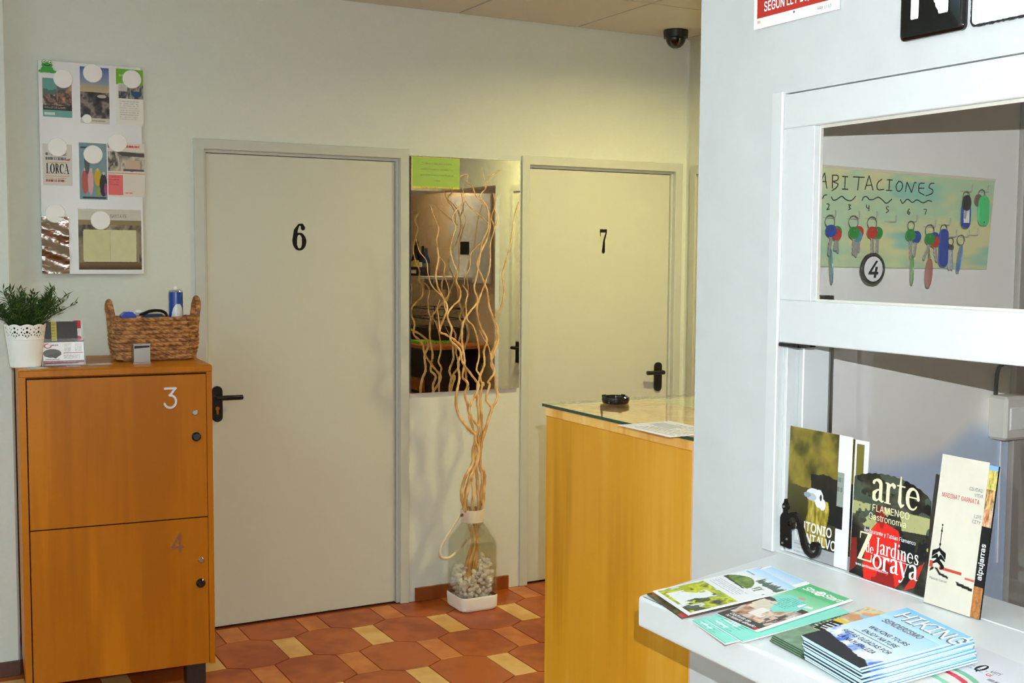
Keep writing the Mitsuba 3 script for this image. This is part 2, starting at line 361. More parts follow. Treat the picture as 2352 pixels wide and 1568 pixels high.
scene['mirror_silver'] = {'type': 'conductor', 'material': 'none', 'specular_reflectance': {'type': 'rgb', 'value': [0.9, 0.91, 0.88]}}
scene['card_tints'] = {'type': 'twosided', 'bsdf': {'type': 'principled', 'base_color': {'type': 'mesh_attribute', 'name': 'vertex_color'}, 'roughness': 0.5}}

# ------------------------------------------------------------------ the setting
D, P, Q = 4.88, 1.42, 1.762          # back wall plane (y), hatch wall plane (x), booth partition plane (y)
CEIL = 2.683
SX = 3.65                     # side wall of the hallway
XL, XR, YN = -1.6, 4.5, -2.6

# floor: grout bed with octagon tiles and small rectangular inserts
fl = obj('floor', box(XL - .1, XR + .1, YN - .1, D + 0.1, -0.05, -0.0035), 'grout')
tag(fl, 'terracotta tiled hallway floor with beige and orange inserts', kind='structure')
def octagon(g=0.0035):
    return sg.Polygon([(-.125, -.12), (-.05, -.1675), (.05, -.1675), (.125, -.12), (.125, .12), (.05, .1675), (-.05, .1675), (-.125, .12)]).buffer(-g / 2, join_style=2)
def tile_mesh(poly, h=0.0055, b=0.0015):
    o = np.array(poly.exterior.coords)[:-1]; i = np.array(poly.buffer(-b, join_style=2).exterior.coords)[:-1]
    return trimesh.convex.convex_hull(np.vstack([np.c_[o, np.full(len(o), -h)], np.c_[o, np.full(len(o), -b * .7)], np.c_[i, np.zeros(len(i))]]))
base_oct, base_ins = tile_mesh(octagon()), tile_mesh(sg.box(-.05, -.1225, .05, .1225).buffer(-.00175, join_style=2))
PX, PY, OX, OY = 0.3495, 0.2895, 1.4465, 4.5235
wall_clip = sg.box(-0.3, 2.6, SX, D - 0.002)
shared = {}
for r in range(-7, 3):
    y = OY + r * PY
    for c in range(-6, 9):
        x = OX + c * PX + (0.5 * PX if r % 2 else 0.0)
        for kind, cx, poly, base in (('octagon_tile', x + PX / 2, octagon(), base_oct), ('insert_tile', x, sg.box(-.05, -.1225, .05, .1225).buffer(-.00175, join_style=2), base_ins)):
            here = affinity.translate(poly, cx, y)
            if not wall_clip.intersects(here): continue
            m = 'terracotta' if kind == 'octagon_tile' else ('beige_tile' if r % 2 == 0 else 'terracotta_light')
            if wall_clip.contains(here):
                if (kind, m) not in shared: shared[kind, m] = mikit.ply(base, m)
                obj(kind, shared[kind, m], m, fl, to_world=T().translate([cx, y, 0.0006 * (rng.rand() - .5)]))
            else:
                cut = here.intersection(wall_clip)
                if cut.area > 1e-4 and cut.geom_type == 'Polygon': obj(kind, tile_mesh(cut.convex_hull), m, fl)

# ceiling with square panels
ce = obj('ceiling', box(XL - .1, XR + .1, YN - .1, D + .1, CEIL + .006, CEIL + .06), 'ceiling_joint')
tag(ce, 'suspended ceiling of square beige panels above the hallway', kind='structure')
pan = None
for i in range(-7, 4):
    for j in range(-11, 1):
        x0, x1 = 2.356 + .63 * i, 2.356 + .63 * (i + 1)
        y0, y1 = 4.264 + .616 * j, 4.264 + .616 * (j + 1)
        if x1 > XR + .2: continue
        if pan is None: pan = mikit.ply(box(-.3105, .3105, -.3035, .3035, 0, .012, .002), 'ceiling_paint')
        obj('panel', pan, None, ce, to_world=T().translate([(x0 + x1) / 2, (y0 + y1) / 2, CEIL]))

# back wall with two door openings
d6 = (1.1573, 2.1131); d7 = (2.6914, 3.6220); DT = 2.0622
wb = obj('wall_back', cat(box(XL, d6[0] + .02, D, D + .12, 0, CEIL + .02), box(d6[1] - .02, d7[0] + .02, D, D + .12, 0, CEIL + .02), box(d7[1] - .02, SX + .1, D, D + .12, 0, CEIL + .02),
      box(d6[0], d6[1], D, D + .12, DT - .02, CEIL + .02), box(d7[0], d7[1], D, D + .12, DT - .02, CEIL + .02)), 'wall_paint')
tag(wb, 'off-white back wall of the hallway with two grey doors', kind='structure')

def numeral(ch, h, cx, z0, y, m, parent, squeeze):
    s, w = serif_text(ch, h, squeeze)
    b = s.bounds
    obj('number', ext(affinity.translate(s, cx - (b[0] + b[2]) / 2, z0 - b[1]), 0.0015, frame((0, y, 0), (1, 0, 0), (0, 0, 1))), m, parent)

def lever_set(parent, cx, zt, zb, y, w, zl, xa, xb, cyl=True):
    pl_ = obj('handle', ext(affinity.translate(rrect(w, zt - zb, w * .48), cx, (zt + zb) / 2), 0.009, frame((0, y, 0), (1, 0, 0), (0, 0, 1))), 'black_paint', parent)
    labels[pl_] = {'label': 'black lever handle on a rounded plate'}
    lv = cat(tube([(cx, y - .005, zl), (cx, y - .05, zl)], .011, 12), tube(smooth_path([(xa, y - .048, zl), ((xa + xb) / 2, y - .052, zl), (xb, y - .046, zl - .001)], 6), .0105, 10))
    obj('lever', lv, 'black_paint', pl_, smooth=40)
    if cyl:
        obj('lock_cylinder', ext(unary_union([sg.Point(0, .009).buffer(.0085), sg.box(-.0045, -.016, .0045, .006)]), .0015, frame((cx, y - .0095, zb + .048), (1, 0, 0), (0, 0, 1))), 'brass', pl_)

def hall_door(n, X0, X1, label, num, numc, num_h, sq):
    k = 'door_%d' % n
    fw, pr = 0.042, 0.012
    def jamb(xa, xb, inner):   # casing with a stepped reveal
        s = 1 if inner > xa else -1
        return cat(box(xa, xb, D - pr, D + .1, 0, DT, .002), box(xb, xb + s * .012, D + .012, D + .1, 0, DT - fw, .001))
    fr = cat(jamb(X0, X0 + fw, 9), jamb(X1, X1 - fw, -9), box(X0, X1, D - pr, D + .1, DT - fw, DT, .002), box(X0 + fw, X1 - fw, D + .012, D + .1, DT - fw - .012, DT - fw, .001))
    obj('frame', fr, 'door_frame_grey', k)
    lf = obj('leaf', box(X0 + fw + .014, X1 - fw - .014, D + .022, D + .062, .006, DT - fw - .014, .002), 'door_grey', k)
    tag(k, label, kind='structure')
    numeral(num, num_h, numc[0], numc[1], D + .0215, 'ink_black', k, sq)
    return k
k6 = hall_door(1, *d6, 'light grey door with a black number 6, behind the locker', '6', (1.6126, 1.6081), 1.7258 - 1.6081, .86)
k7 = hall_door(2, *d7, 'light grey door with a black number 7, right of the mirror', '7', (3.1675, 1.6053), 1.7231 - 1.6053, .72)
lever_set(k6, 1.2484, 1.0373, 0.8865, D + .022, .044, 0.9914, 1.2385, 1.3448)
lever_set(k7, 3.5065, 1.0534, 0.9057, D + .022, .044, 1.0056, 3.4103, 3.5152, False)

# skirting tiles between the doors
sk = 'baseboard_back'
zt = 0.0633
for x0, x1 in ((2.1439, 2.3370), (2.3370 + .003, 2.5345), (2.5345 + .003, 2.6309)):
    obj('tile', box(x0, x1, D - .012, D, .0, zt, .0015), 'skirting_brown', sk)
tag(sk, 'brown ceramic skirting tiles at the foot of the wall behind the vase', kind='structure')

# projecting pier at the far left with dark skirting, and the bit of wall beside the locker
PXE = 0.4407
wl = obj('wall_left', box(XL, PXE, 4.70, D, 0, CEIL + .02, .006), 'wall_paint'); tag(wl, 'off-white pier of the wall at the far left edge', kind='structure')
bl = obj('baseboard_left', box(XL, PXE - .002, 4.688, 4.70, 0, 0.0557, .001), 'skirting_dark'); tag(bl, 'dark red skirting under the white pier at the far left', kind='structure')
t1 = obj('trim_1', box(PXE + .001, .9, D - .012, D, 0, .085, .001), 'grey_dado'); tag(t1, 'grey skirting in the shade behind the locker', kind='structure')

# hallway side wall, its doors, and the office recess that the mirror shows
ws = obj('wall_side', cat(box(SX, SX + .12, 2.75, D + .12, 0, CEIL + .02), box(SX, SX + .12, .6, 2.75, 2.06, CEIL + .02), box(SX, SX + .12, YN, .6, 0, CEIL + .02)), 'wall_paint')
tag(ws, 'off-white side wall at the right end of the hallway', kind='structure')
for n, (ya, yb), lab in ((3, (4.83, 3.98), 'grey door frame in the hallway corner right of door 7'), (4, (3.82, 2.97), 'grey side door seen only in the mirror')):
    k = 'door_%d' % n
    obj('frame', cat(box(SX - .012, SX + .01, ya, ya - .045, 0, 2.05, .002), box(SX - .012, SX + .01, yb, yb + .045, 0, 2.05, .002), box(SX - .012, SX + .01, ya, yb, 2.005, 2.05, .002)), 'door_frame_grey', k)
    obj('leaf', box(SX - .003, SX + .02, ya - .05, yb + .05, .006, 2.0, .002), 'door_grey', k)
    obj('handle', cat(box(SX - .012, SX - .003, yb + .09, yb + .13, .9, 1.04, .004), tube([(SX - .01, yb + .11, 1.0), (SX - .05, yb + .11, 1.0), (SX - .05, yb + .24, 1.0)], .01, 8)), 'black_paint', k)
    tag(k, lab, kind='structure')
wrs = obj('wall_recess', box(SX + .125, 4.415, 2.85, 2.93, 0, CEIL), 'office_wall'); tag(wrs, 'side of the office recess reflected in the mirror', kind='structure')
wo = obj('wall_office', box(4.42, 4.5, YN, 4.9, 0, CEIL + .02), 'office_wall'); tag(wo, 'tan office wall reflected in the hallway mirror', kind='structure')

# hatch wall with its opening, seen obliquely on the right
YE = 1.8582            # far end of the hatch wall
HY0, HY1 = 0.52, 1.6138
HZ0, HZ1 = 1.060, 1.8786
WT = 0.075
holed = sg.box(-YE, 0, -YN, CEIL + .004).difference(sg.box(-HY1, HZ0, -HY0, HZ1))
wr = obj('wall_right', ext(holed, WT, frame((P + WT, 0, 0), (0, -1, 0), (0, 0, 1))), 'plaster_white')
tag(wr, 'white plastered wall on the right with the reception hatch', kind='structure')
# partition behind the hatch that carries the key board
KX1 = 2.2272
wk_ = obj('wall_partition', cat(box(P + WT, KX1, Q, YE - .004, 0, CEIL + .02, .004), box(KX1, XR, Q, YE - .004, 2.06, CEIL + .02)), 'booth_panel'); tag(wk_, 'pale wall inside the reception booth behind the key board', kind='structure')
t2 = obj('trim_2', box(KX1 - .002, KX1 + .07, Q - .012, YE + .008, 0, 2.1, .003), 'booth_trim'); tag(t2, 'grey brown door trim at the end of the booth wall', kind='structure')
# rest of the shell
wf = obj('wall_front', box(XL, XR, YN - .1, YN, 0, CEIL + .02), 'wall_paint'); tag(wf, 'wall behind the camera', kind='structure')
wv = obj('wall_entrance', box(XL - .1, XL, YN, D, 0, CEIL + .02), 'wall_paint'); tag(wv, 'wall on the near left side, out of the picture', kind='structure')

# ------------------------------------------------------------------ hallway lamp and the added fill lamps
def emit(c): return {'type': 'area', 'radiance': {'type': 'rgb', 'value': list(c)}}
def downlight(pos, r, c, label, hood=.022):
    k = thing('ceiling_downlight', label, 'ceiling lamp')
    ringp = [[r, 0.012], [r, -hood], [r + .006, -hood - .003], [r + .03, -.004], [r + .03, 0.0]]
    obj('rim', lathe(ringp, 36, (pos[0], pos[1], CEIL)), 'white_plastic', k, smooth=40)
    d = trimesh.creation.cylinder(r, .004, sections=36); d.apply_translation((pos[0], pos[1], CEIL - .003))
    obj('bulb', d, 'white_plastic', k, emitter=emit(c))
downlight(HALL_LAMP['pos'], HALL_LAMP['r'], HALL_LAMP['rgb'], 'warm round downlight in the hallway ceiling', .030)
downlight(OFFICE_FILL['pos'], OFFICE_FILL['r'], OFFICE_FILL['rgb'], 'small warm fill downlight added in the office recess ceiling')
downlight(BOOTH_FILL['pos'], BOOTH_FILL['r'], BOOTH_FILL['rgb'], 'small warm fill downlight added in the booth ceiling')
k = thing('fill_panel_lamp', 'square fill light panel added to the ceiling, out of view', 'ceiling lamp')
(xa, xb), (ya, yb) = ROOM_FILL['x'], ROOM_FILL['y']
obj('rim', cat(box(xa - .03, xa, ya - .03, yb + .03, CEIL - .015, CEIL), box(xb, xb + .03, ya - .03, yb + .03, CEIL - .015, CEIL), box(xa, xb, ya - .03, ya, CEIL - .015, CEIL), box(xa, xb, yb, yb + .03, CEIL - .015, CEIL)), 'white_plastic', k)
obj('diffuser', box(xa, xb, ya, yb, CEIL - .008, CEIL - .002), 'white_plastic', k, emitter=emit(ROOM_FILL['rgb']))

# ------------------------------------------------------------------ locker cabinet on the left
LF = 4.252
LX0, LX1 = 0.4175, 1.066
LX0 = 0.4175
LT, LB = 1.190, 0.082
lk = thing('locker', 'orange wooden locker with two stacked doors numbered 3 and 4', 'locker')
obj('body', cat(box(LX0, LX1, LF + .012, 4.80, LB, LT - .022, .001), box(LX0, LX0 + .022, LF, LF + .02, LB, LT - .012, .001), box(LX1 - .020, LX1, LF, LF + .02, LB, LT - .012, .001), box(LX0 - .001, LX1 + .001, LF - .002, 4.80, LT - .028, LT, .005)), 'locker_wood', lk)
obj('gap_shadow', box(LX0 + .02, LX1 - .019, LF + .006, LF + .0125, LB + .004, LT - .026), 'black_gap', lk)
ZS = 0.632
for num, z0, z1, hgt, nx, nz, lkx, lkz, kx, kz in (
        ('3', ZS + .002, LT - .0335, .062, 0.9400, 0, 0, 0, 0, 0), ('4', LB + .004, ZS - .002, .060, 0, 0, 0, 0, 0, 0)):
    d = obj('door', box(LX0 + .0255, LX1 - .0215, LF - .001, LF + .017, z0, z1, .0015), 'locker_wood', lk)
    if num == '3':
        cx, ct, cb = 0.9173, 1.1130, 1.0357; (sx, sy, sz), (bx_, by_, bz_) = (1.0036, 4.2800, 1.0181), (1.0071, 4.2800, 0.9299)
        g = unary_union([stroke([(.04, .93), (.6, .93)], .05), stroke([(.58, .93), (.3, .6)], .05), stroke(arc(.3, .3, .3, .3, 95, -160, 20), .055)])
    else:
        cx, ct, cb = 0.9360, 0.5832, 0.5092; (sx, sy, sz), (bx_, by_, bz_) = (1.0186, 4.2800, 0.4736), (1.0159, 4.2800, 0.3891)
        g = unary_union([stroke([(.46, .98), (.04, .3)], .05), stroke([(.04, .28), (.66, .28)], .05), stroke([(.46, .98), (.46, .02)], .055)])
    b = g.bounds; h = ct - cb
    g = affinity.scale(affinity.translate(g, -(b[0] + b[2]) / 2, -b[1]), h / (b[3] - b[1]) * .92, h / (b[3] - b[1]), origin=(0, 0))
    nb = obj('number', ext(affinity.translate(g, cx, cb), .005, frame((0, LF - .0012, 0), (1, 0, 0), (0, 0, 1))), 'chrome', d)
    labels[nb] = {'label': 'chrome number %s' % num}
    q = obj('lock', disc((sx, LF - .001, sz), .0105, .006, 1, 24, .002), 'steel', d, smooth=30); labels[q] = {'label': 'small round steel lock'}
    q = obj('knob', cat(disc((bx_, LF - .001, bz_), .0165, .012, 1, 28, .005), disc((bx_, LF - .012, bz_), .006, .002, 1, 16)), 'black_gloss', d, smooth=30); labels[q] = {'label': 'round black knob'}
for fx in (LX0 + .05, LX1 - .07):
    for fy in (LF + .03, 4.70):
        obj('foot', box(fx - .03, fx + .04, fy, fy + .07, 0, LB, .003), 'dark_wood', lk)

turn = T().translate([LX1, LF, 0]).rotate([0, 0, 1], -4.0).translate([-LX1, -LF, 0])
for kk in [q_ for q_ in scene if q_.startswith('locker__')]: scene[kk]['to_world'] = turn

# plant in a pierced white pot
pc = (0.4569, 4.43, LT)
pk = thing('plant_pot', 'white pierced flower pot at the left end of the locker top', 'flower pot')
ph, pr0, pr1 = .156, .051, .069
NP = 96
bands = []
def pot_r(t): return pr0 + (pr1 - pr0) * t
zs = [0, .004, .10, .103, .106]
prof = [[0, .002], [pr0 - .004, 0], [pr0, .004], [pot_r(.62), .097], [pot_r(.62) + .0015, .1], [pot_r(.66), .104]]
obj('body', lathe(prof + [[pot_r(.66) - .003, .104], [pr0 - .004, .008], [0, .008]], 48, pc), 'pot_white', pk, smooth=35)
# the lace rim: a plate with round and drop shaped holes, rolled into a ring
lw = 2 * math.pi * .064; holes = []
n_m = 10
for i in range(n_m):
    c = (i + .5) * lw / n_m
    for dx, dy, r in ((0, .036, .0036), (-.011, .031, .0022), (.011, .031, .0022), (0, .022, .0042), (-.008, .018, .0025), (.008, .018, .0025), (-.014, .012, .0024), (.014, .012, .0024), (-.005, .009, .0026), (.005, .009, .0026), (0, .003, .0018), (-.0175, .022, .0026), (-.0175, .036, .0018)):
        holes.append(sg.Point(c + dx, dy).buffer(r, quad_segs=3))
top = [(x, .044 + .0055 * abs(math.sin(math.pi * x / lw * n_m))) for x in np.linspace(0, lw, 121)]
plate = sg.Polygon([(0, 0)] + [(x, y) for x, y in top] + [(lw, 0)]).difference(unary_union(holes))
strips = [plate.intersection(sg.box(x, -1, x + lw / 60, 1)) for x in np.arange(60) * lw / 60]
pm = cat([ext(s_, .0016) for s_ in strips if not s_.is_empty])
v = pm.vertices.copy(); th = v[:, 0] / lw * 2 * math.pi; rr = pot_r(.66) + v[:, 1] / .05 * .007 + v[:, 2] - .0016
pm.vertices = np.stack([pc[0] + rr * np.cos(th), pc[1] + rr * np.sin(th), pc[2] + .104 + v[:, 1]], 1)
q = obj('lace_rim', pm, 'pot_white', pk); labels[q] = {'label': 'pierced lace rim'}
obj('liner', lathe([[.0, .03], [.05, .03], [.062, .142], [.058, .142], [.0, .134]], 32, pc), 'soil', pk, smooth=30)
gk = thing('potted_plant', 'dark green bushy plant with narrow leaves in the white pot', 'plant')
stems, leaves, leaves2 = [], [], []
for i in range(96):
    a = rng.rand() * 2 * math.pi; rad = .045 * math.sqrt(rng.rand()); lean = .03 + .09 * rng.rand(); hh = .06 + .10 * rng.rand() * (1 - .4 * lean / .1)
    p0 = np.array([pc[0] + rad * math.cos(a), pc[1] + rad * math.sin(a), LT + .136])
    p1 = p0 + [lean * math.cos(a) * .55, lean * math.sin(a) * .5, hh * .6]; p2 = p0 + [lean * math.cos(a) * 1.15, lean * math.sin(a) * .9, hh]
    pts = smooth_path([p0, p1, p2], 5); stems.append(tube(pts, np.linspace(.0012, .0006, len(pts)), 5))
    for j in range(18):
        t = .12 + .88 * j / 17; c = p0 * (1 - t) ** 2 + 2 * p1 * t * (1 - t) + p2 * t * t
        az = rng.rand() * 2 * math.pi; el = .2 + .9 * rng.rand(); L = .020 + .018 * rng.rand(); w = .0032
        dv = np.array([math.cos(az) * math.cos(el), math.sin(az) * math.cos(el), math.sin(el)]); sd = np.cross(dv, [.3, .2, .9]); sd /= np.linalg.norm(sd); nn = np.cross(sd, dv)
        vs = np.array([c, c + dv * L * .4 + sd * w + nn * .0008, c + dv * L, c + dv * L * .4 - sd * w + nn * .0008, c + dv * L * .45 - nn * .0012])
        (leaves if rng.rand() < .45 else leaves2).append(trimesh.Trimesh(vs, [[0, 4, 1], [1, 4, 2], [2, 4, 3], [3, 4, 0], [0, 1, 3], [1, 2, 3]], process=False))
obj('stem', cat(stems), 'leaf_dark', gk)
for nm, ll in (('foliage', leaves), ('foliage', leaves2)):
    q = obj(nm, cat(ll), 'leaf_green' if ll is leaves else 'leaf_dark', gk); labels[q] = {'label': 'narrow green leaves', 'kind': 'stuff'}

# card holder with flyers
hx0, hx1 = 0.5091, 0.6545; hy = 4.41
hk = thing('leaflet_holder', 'clear acrylic leaflet holder between plant and basket', 'leaflet holder')
hz = LT
tilt = lambda m: rot(m, -9, [1, 0, 0], (0, hy, hz))
obj('back_plate', tilt(box(hx0, hx1, hy + .030, hy + .032, hz + .003, hz + .165)), 'clear_acrylic', hk)
obj('front_plate', tilt(box(hx0, hx1, hy - .002, hy, hz + .003, hz + .098)), 'clear_acrylic', hk)
obj('base', cat(tilt(box(hx0, hx1, hy - .002, hy + .032, hz + .0005, hz + .003)), box(hx0, hx1, hy, hy + .07, hz, hz + .002)), 'clear_acrylic', hk)
obj('side_edge', cat(tilt(box(hx1 - .0015, hx1, hy - .002, hy + .032, hz + .003, hz + .1)), tilt(box(hx0, hx0 + .0015, hy - .002, hy + .032, hz + .003, hz + .1))), 'grey_plastic', hk)
def tM(x, y, z): return trimesh.transformations.rotation_matrix(math.radians(-9), [1, 0, 0], (0, hy, hz)) @ frame((x, y, z), (1, 0, 0), (0, 0, 1))
w = hx1 - hx0 - .008
s = Sheet(w, .078, .0008, '#f0eff0')
s.rect(0, .94, 1, 1, '#2c2c30').rect(0, .0, 1, .1, '#8c2a3a').ell(.22, .44, .22, .2, '#2a2526', .95).poly([(.02, .3), (.4, .5), (.45, .4), (.3, .2), (.2, .28)], '#3a3334')
s.lines(.52, .5, .72, .88, 6, '#a08c90').lines(.78, .5, .98, .88, 6, '#a08c90').rect(.5, .43, .98, .46, '#9a4040').lines(.5, .16, .98, .4, 4, '#888080').lines(.02, .12, .5, .2, 1, '#504848')
s.put(np.abs(np.hypot((s.u - .12) / .1, (s.v - .78) / .12) - .8) < .18, '#b0303c').ell(.2, .84, .08, .06, '#e8e4e4').lines(.18, .74, .42, .86, 1, '#a07078', 1, .5).lines(.04, .02, .96, .08, 1, '#d8a8b0')
leaflet('leaflet', s, tM(hx0 + .004, hy + .0048, hz + .012), 'white price leaflet with red stripe at the front of the acrylic holder', thick=.003)
s = Sheet(w * .82, .150, .0009, '#3a3836'); s.c *= (0.75 + .5 * s.n(30, 40)[..., None])
s.rect(.22, .36, .38, 1, '#b8ad52'); s.lines(.24, .4, .36, .96, 8, '#857b30')
leaflet('card_block', s, tM(hx0 + .010, hy + .017, hz + .010), 'charcoal card with a yellow strip in the acrylic holder', 'card', .010)
s = Sheet(w * .9, .158, .0012, '#efeaea').rect(.8, .82, 1, 1, '#c22c40').ell(.9, .6, .12, .05, '#d0485a').ell(.92, .25, .12, .08, '#4a2a30').ell(.86, .2, .1, .05, '#5a3038')
leaflet('leaflet', s, tM(hx0 + .014, hy + .0265, hz + .006), 'white and red leaflet standing behind the charcoal card', thick=.004)

# loose cards on the locker top
for i, (px, w_, h_, a, c, cd, lab) in enumerate((((0.4853, 4.3706, 1.1900), .062, .085, 20, '#b9b9b6', '#9c9c98', 'grey card lying at the front left of the locker top'), ((0.5971, 4.3906, 1.1900), .075, .05, -8, '#c2a09a', '#9c5450', 'pinkish card lying before the leaflet holder'), ((0.7044, 4.4339, 1.1900), .085, .055, 8, '#c4c2be', '#a8a6a4', 'pale card lying between holder and basket'))):
    s = Sheet(w_, h_, .002, c).rect(.0, .0, .35, 1, cd)
    M = frame((px[0], px[1], LT + .0002), (math.cos(math.radians(a)), math.sin(math.radians(a)), 0), (-math.sin(math.radians(a)), math.cos(math.radians(a)), 0)) @ trimesh.transformations.translation_matrix([-w_ / 2, -h_ / 2, 0])
    leaflet('card', s, M, lab, 'card', .0008)

# wicker basket
bkx0, bkx1, by = 0.7673, 1.0776, 4.55
bcx, bw, bh, bdp = (bkx0 + bkx1) / 2, (bkx1 - bkx0), .168, .17
bkk = thing('wicker_basket', 'brown woven basket with two upright handles on the locker', 'basket')
def rr_path(w_, d_, r_, n=168):
    ring = np.array(rrect(w_, d_, r_, 10).exterior.coords)[:-1]
    ls = sg.LinearRing(ring); return np.array([ls.interpolate(t, normalized=True).coords[0] for t in np.arange(n) / n])
ROWS = 10
for i in range(ROWS):
    t = (i + .5) / ROWS; z = LT + .008 + (bh - .012) * t
    bulge = 1.0 - .07 * (1 - t) ** 3 + .045 * math.sin(math.pi * min(t * 1.1, 1))  - .03 * t
    ww, dd = bw * bulge - .014, bdp * bulge - .014
    p = rr_path(ww, dd, .04); n = len(p); ph_ = np.arange(n) / n * 2 * math.pi
    nb_ = 36
    for strand in (0, 1):
        a = nb_ * ph_ / 2 + math.pi * strand + (math.pi / 2) * (i % 2)
        nrm = p / np.linalg.norm(p, axis=1, keepdims=True)
        q_ = np.c_[bcx + p[:, 0] + nrm[:, 0] * .0035 * np.cos(a), by + p[:, 1] + nrm[:, 1] * .0035 * np.cos(a), z + .0042 * np.sin(a)]
        obj('braid', tube(q_, .0062 + .0013 * np.cos(2 * a), 7, True), 'wicker', bkk, smooth=True)
obj('lining', cat(box(bcx - bw / 2 + .035, bcx + bw / 2 - .035, by - bdp / 2 + .035, by + bdp / 2 - .035, LT + .001, LT + .012), ext(rrect(bw - .014, bdp - .014, .04).difference(rrect(bw - .022, bdp - .022, .036)), bh - .03, trimesh.transformations.translation_matrix([bcx, by, LT + .008]))), 'wicker', bkk)
for s_, topz in ((-1, 1.4153), (1, 1.4250)):
    x = bcx + s_ * (bw / 2 - .004); out = s_ * .010
    pts = smooth_path([(x, by - .035, LT + bh - .06), (x + out * .4, by - .036, LT + bh - .005), (x + out, by - .032, topz - .025), (x + out, by, topz - .004), (x + out, by + .032, topz - .025), (x + out * .4, by + .036, LT + bh - .005), (x, by + .035, LT + bh - .06)], 9)
    st = [pts + np.c_[np.zeros(len(pts)) + .0045 * np.cos(np.arange(len(pts)) * .7 + k * 2.1), np.zeros(len(pts)), .0045 * np.sin(np.arange(len(pts)) * .7 + k * 2.1)] for k in range(3)]
    obj('handle', cat([tube(x_, .0065, 7) for x_ in st]), 'wicker', bkk, smooth=50)
# things in the basket
cx, cz0, cz1 = 1.0088, LT + .04, 1.4486
r = (1.0352 - 0.9827) / 2
ck = thing('spray_can', 'blue and white spray can standing in the basket', 'spray can')
pts = [[0, 0], [r, 0], [r, cz1 - cz0 - .006], [r * .93, cz1 - cz0]]
def can_col(m, c):
    v = m.vertices; a = np.arctan2(v[:, 1] - c[1], v[:, 0] - c[0]) + math.pi / 2
    a = (a + math.pi) % (2 * math.pi) - math.pi
    zz = v[:, 2] - cz0
    white = (np.abs(a - .1) / 1.05) ** 2 + ((zz - (cz1 - cz0) + .118) / .070) ** 2 < 1
    return np.where(white[:, None], lin('#dcdde0'), lin('#173f97'))
th_ = np.linspace(0, 2 * np.pi, 65); zz_ = np.linspace(cz0, cz1 - .004, 60)
A, B = np.meshgrid(th_, zz_); body = np.stack([cx + r * np.cos(A), 4.56 + r * np.sin(A), B], -1).reshape(-1, 3)
idx = np.arange(body.shape[0]).reshape(60, 65); qd = np.stack([idx[:-1, :-1], idx[:-1, 1:], idx[1:, 1:], idx[1:, :-1]], -1).reshape(-1, 4)
cm = trimesh.Trimesh(body, np.vstack([qd[:, [0, 1, 2]], qd[:, [0, 2, 3]]]), process=False)
mat('can_print', None, .22, coat=.6)
obj('body', cm, 'can_print', ck, smooth=True, color=can_col(cm, (cx, 4.56)))
obj('top', lathe([[r, cz1 - .004], [r * .92, cz1 + .002], [r * .62, cz1 + .006], [r * .6, cz1 + .002], [0, cz1 + .002]], 32, (cx, 4.56, 0)), 'chrome', ck, smooth=30)
obj('nozzle', cat(lathe([[0, cz1], [.0075, cz1], [.0075, cz1 + .010], [.005, cz1 + .018], [0, cz1 + .018]], 16, (cx - .002, 4.56, 0))), 'white_plastic', ck, smooth=30)
x0, x1, z1 = 0.7988, 0.8491, 1.3731
tag(obj('blue_box', trimesh.convex.convex_hull(np.array([[x, y, z] for y in (4.505, 4.555) for x, z in ((x0, z1 - .07), (x1 + .002, z1 - .07), (x0, z1 - .012), (x1 + .002, z1 - .012), (x0 + .014, z1), (x1 - .012, z1))])), 'royal_plastic'), 'royal blue bottle cap at the left side of the basket', 'cap')
tx = (0.8662, 4.5700, 1.3673)
k = thing('spray_nozzle_bottle', 'white spray trigger rising from the middle of the basket', 'spray bottle')
obj('bottle', lathe([[0, 0], [.014, 0], [.014, .09], [.008, .10], [0, .10]], 20, (tx[0] + .006, 4.57, tx[2] - .115)), 'white_plastic', k, smooth=30)
obj('trigger', cat(box(tx[0] - .008, tx[0] + .016, 4.563, 4.577, tx[2] - .002, tx[2] + .012, .003), box(tx[0] - .011, tx[0] - .006, 4.566, 4.574, tx[2] - .014, tx[2] + .008, .001)), 'white_plastic', k)
x0, x1, z1 = 0.8904, 0.9600, 1.3608
tag(obj('navy_box', box(x0, x1, 4.565, 4.60, z1 - .08, z1, .002), 'navy_plastic'), 'flat navy blue box lying inside the basket', 'box')
lp = smooth_path([(0.8707, 4.5500, 1.3605), (0.8873, 4.5500, 1.3677), (0.9094, 4.5500, 1.3757), (0.9316, 4.5500, 1.3776), (0.9538, 4.5500, 1.3749), (0.9686, 4.5500, 1.3663), (0.9729, 4.5500, 1.3529), (0.9726, 4.5500, 1.3358)], 7)
lp2 = smooth_path([(0.8726, 4.5600, 1.3592), (0.8928, 4.5600, 1.3634), (0.9151, 4.5600, 1.3706), (0.9373, 4.5600, 1.3732), (0.9559, 4.5600, 1.3699), (0.9688, 4.5600, 1.3620), (0.9735, 4.5600, 1.3505), (0.9733, 4.5600, 1.3352)], 7)
k = thing('headband', 'thin black loop sticking out of the basket', 'headband')
obj('band', cat(tube(lp, .0035, 8), tube(lp2, .003, 8)), 'black_paint', k, smooth=50)
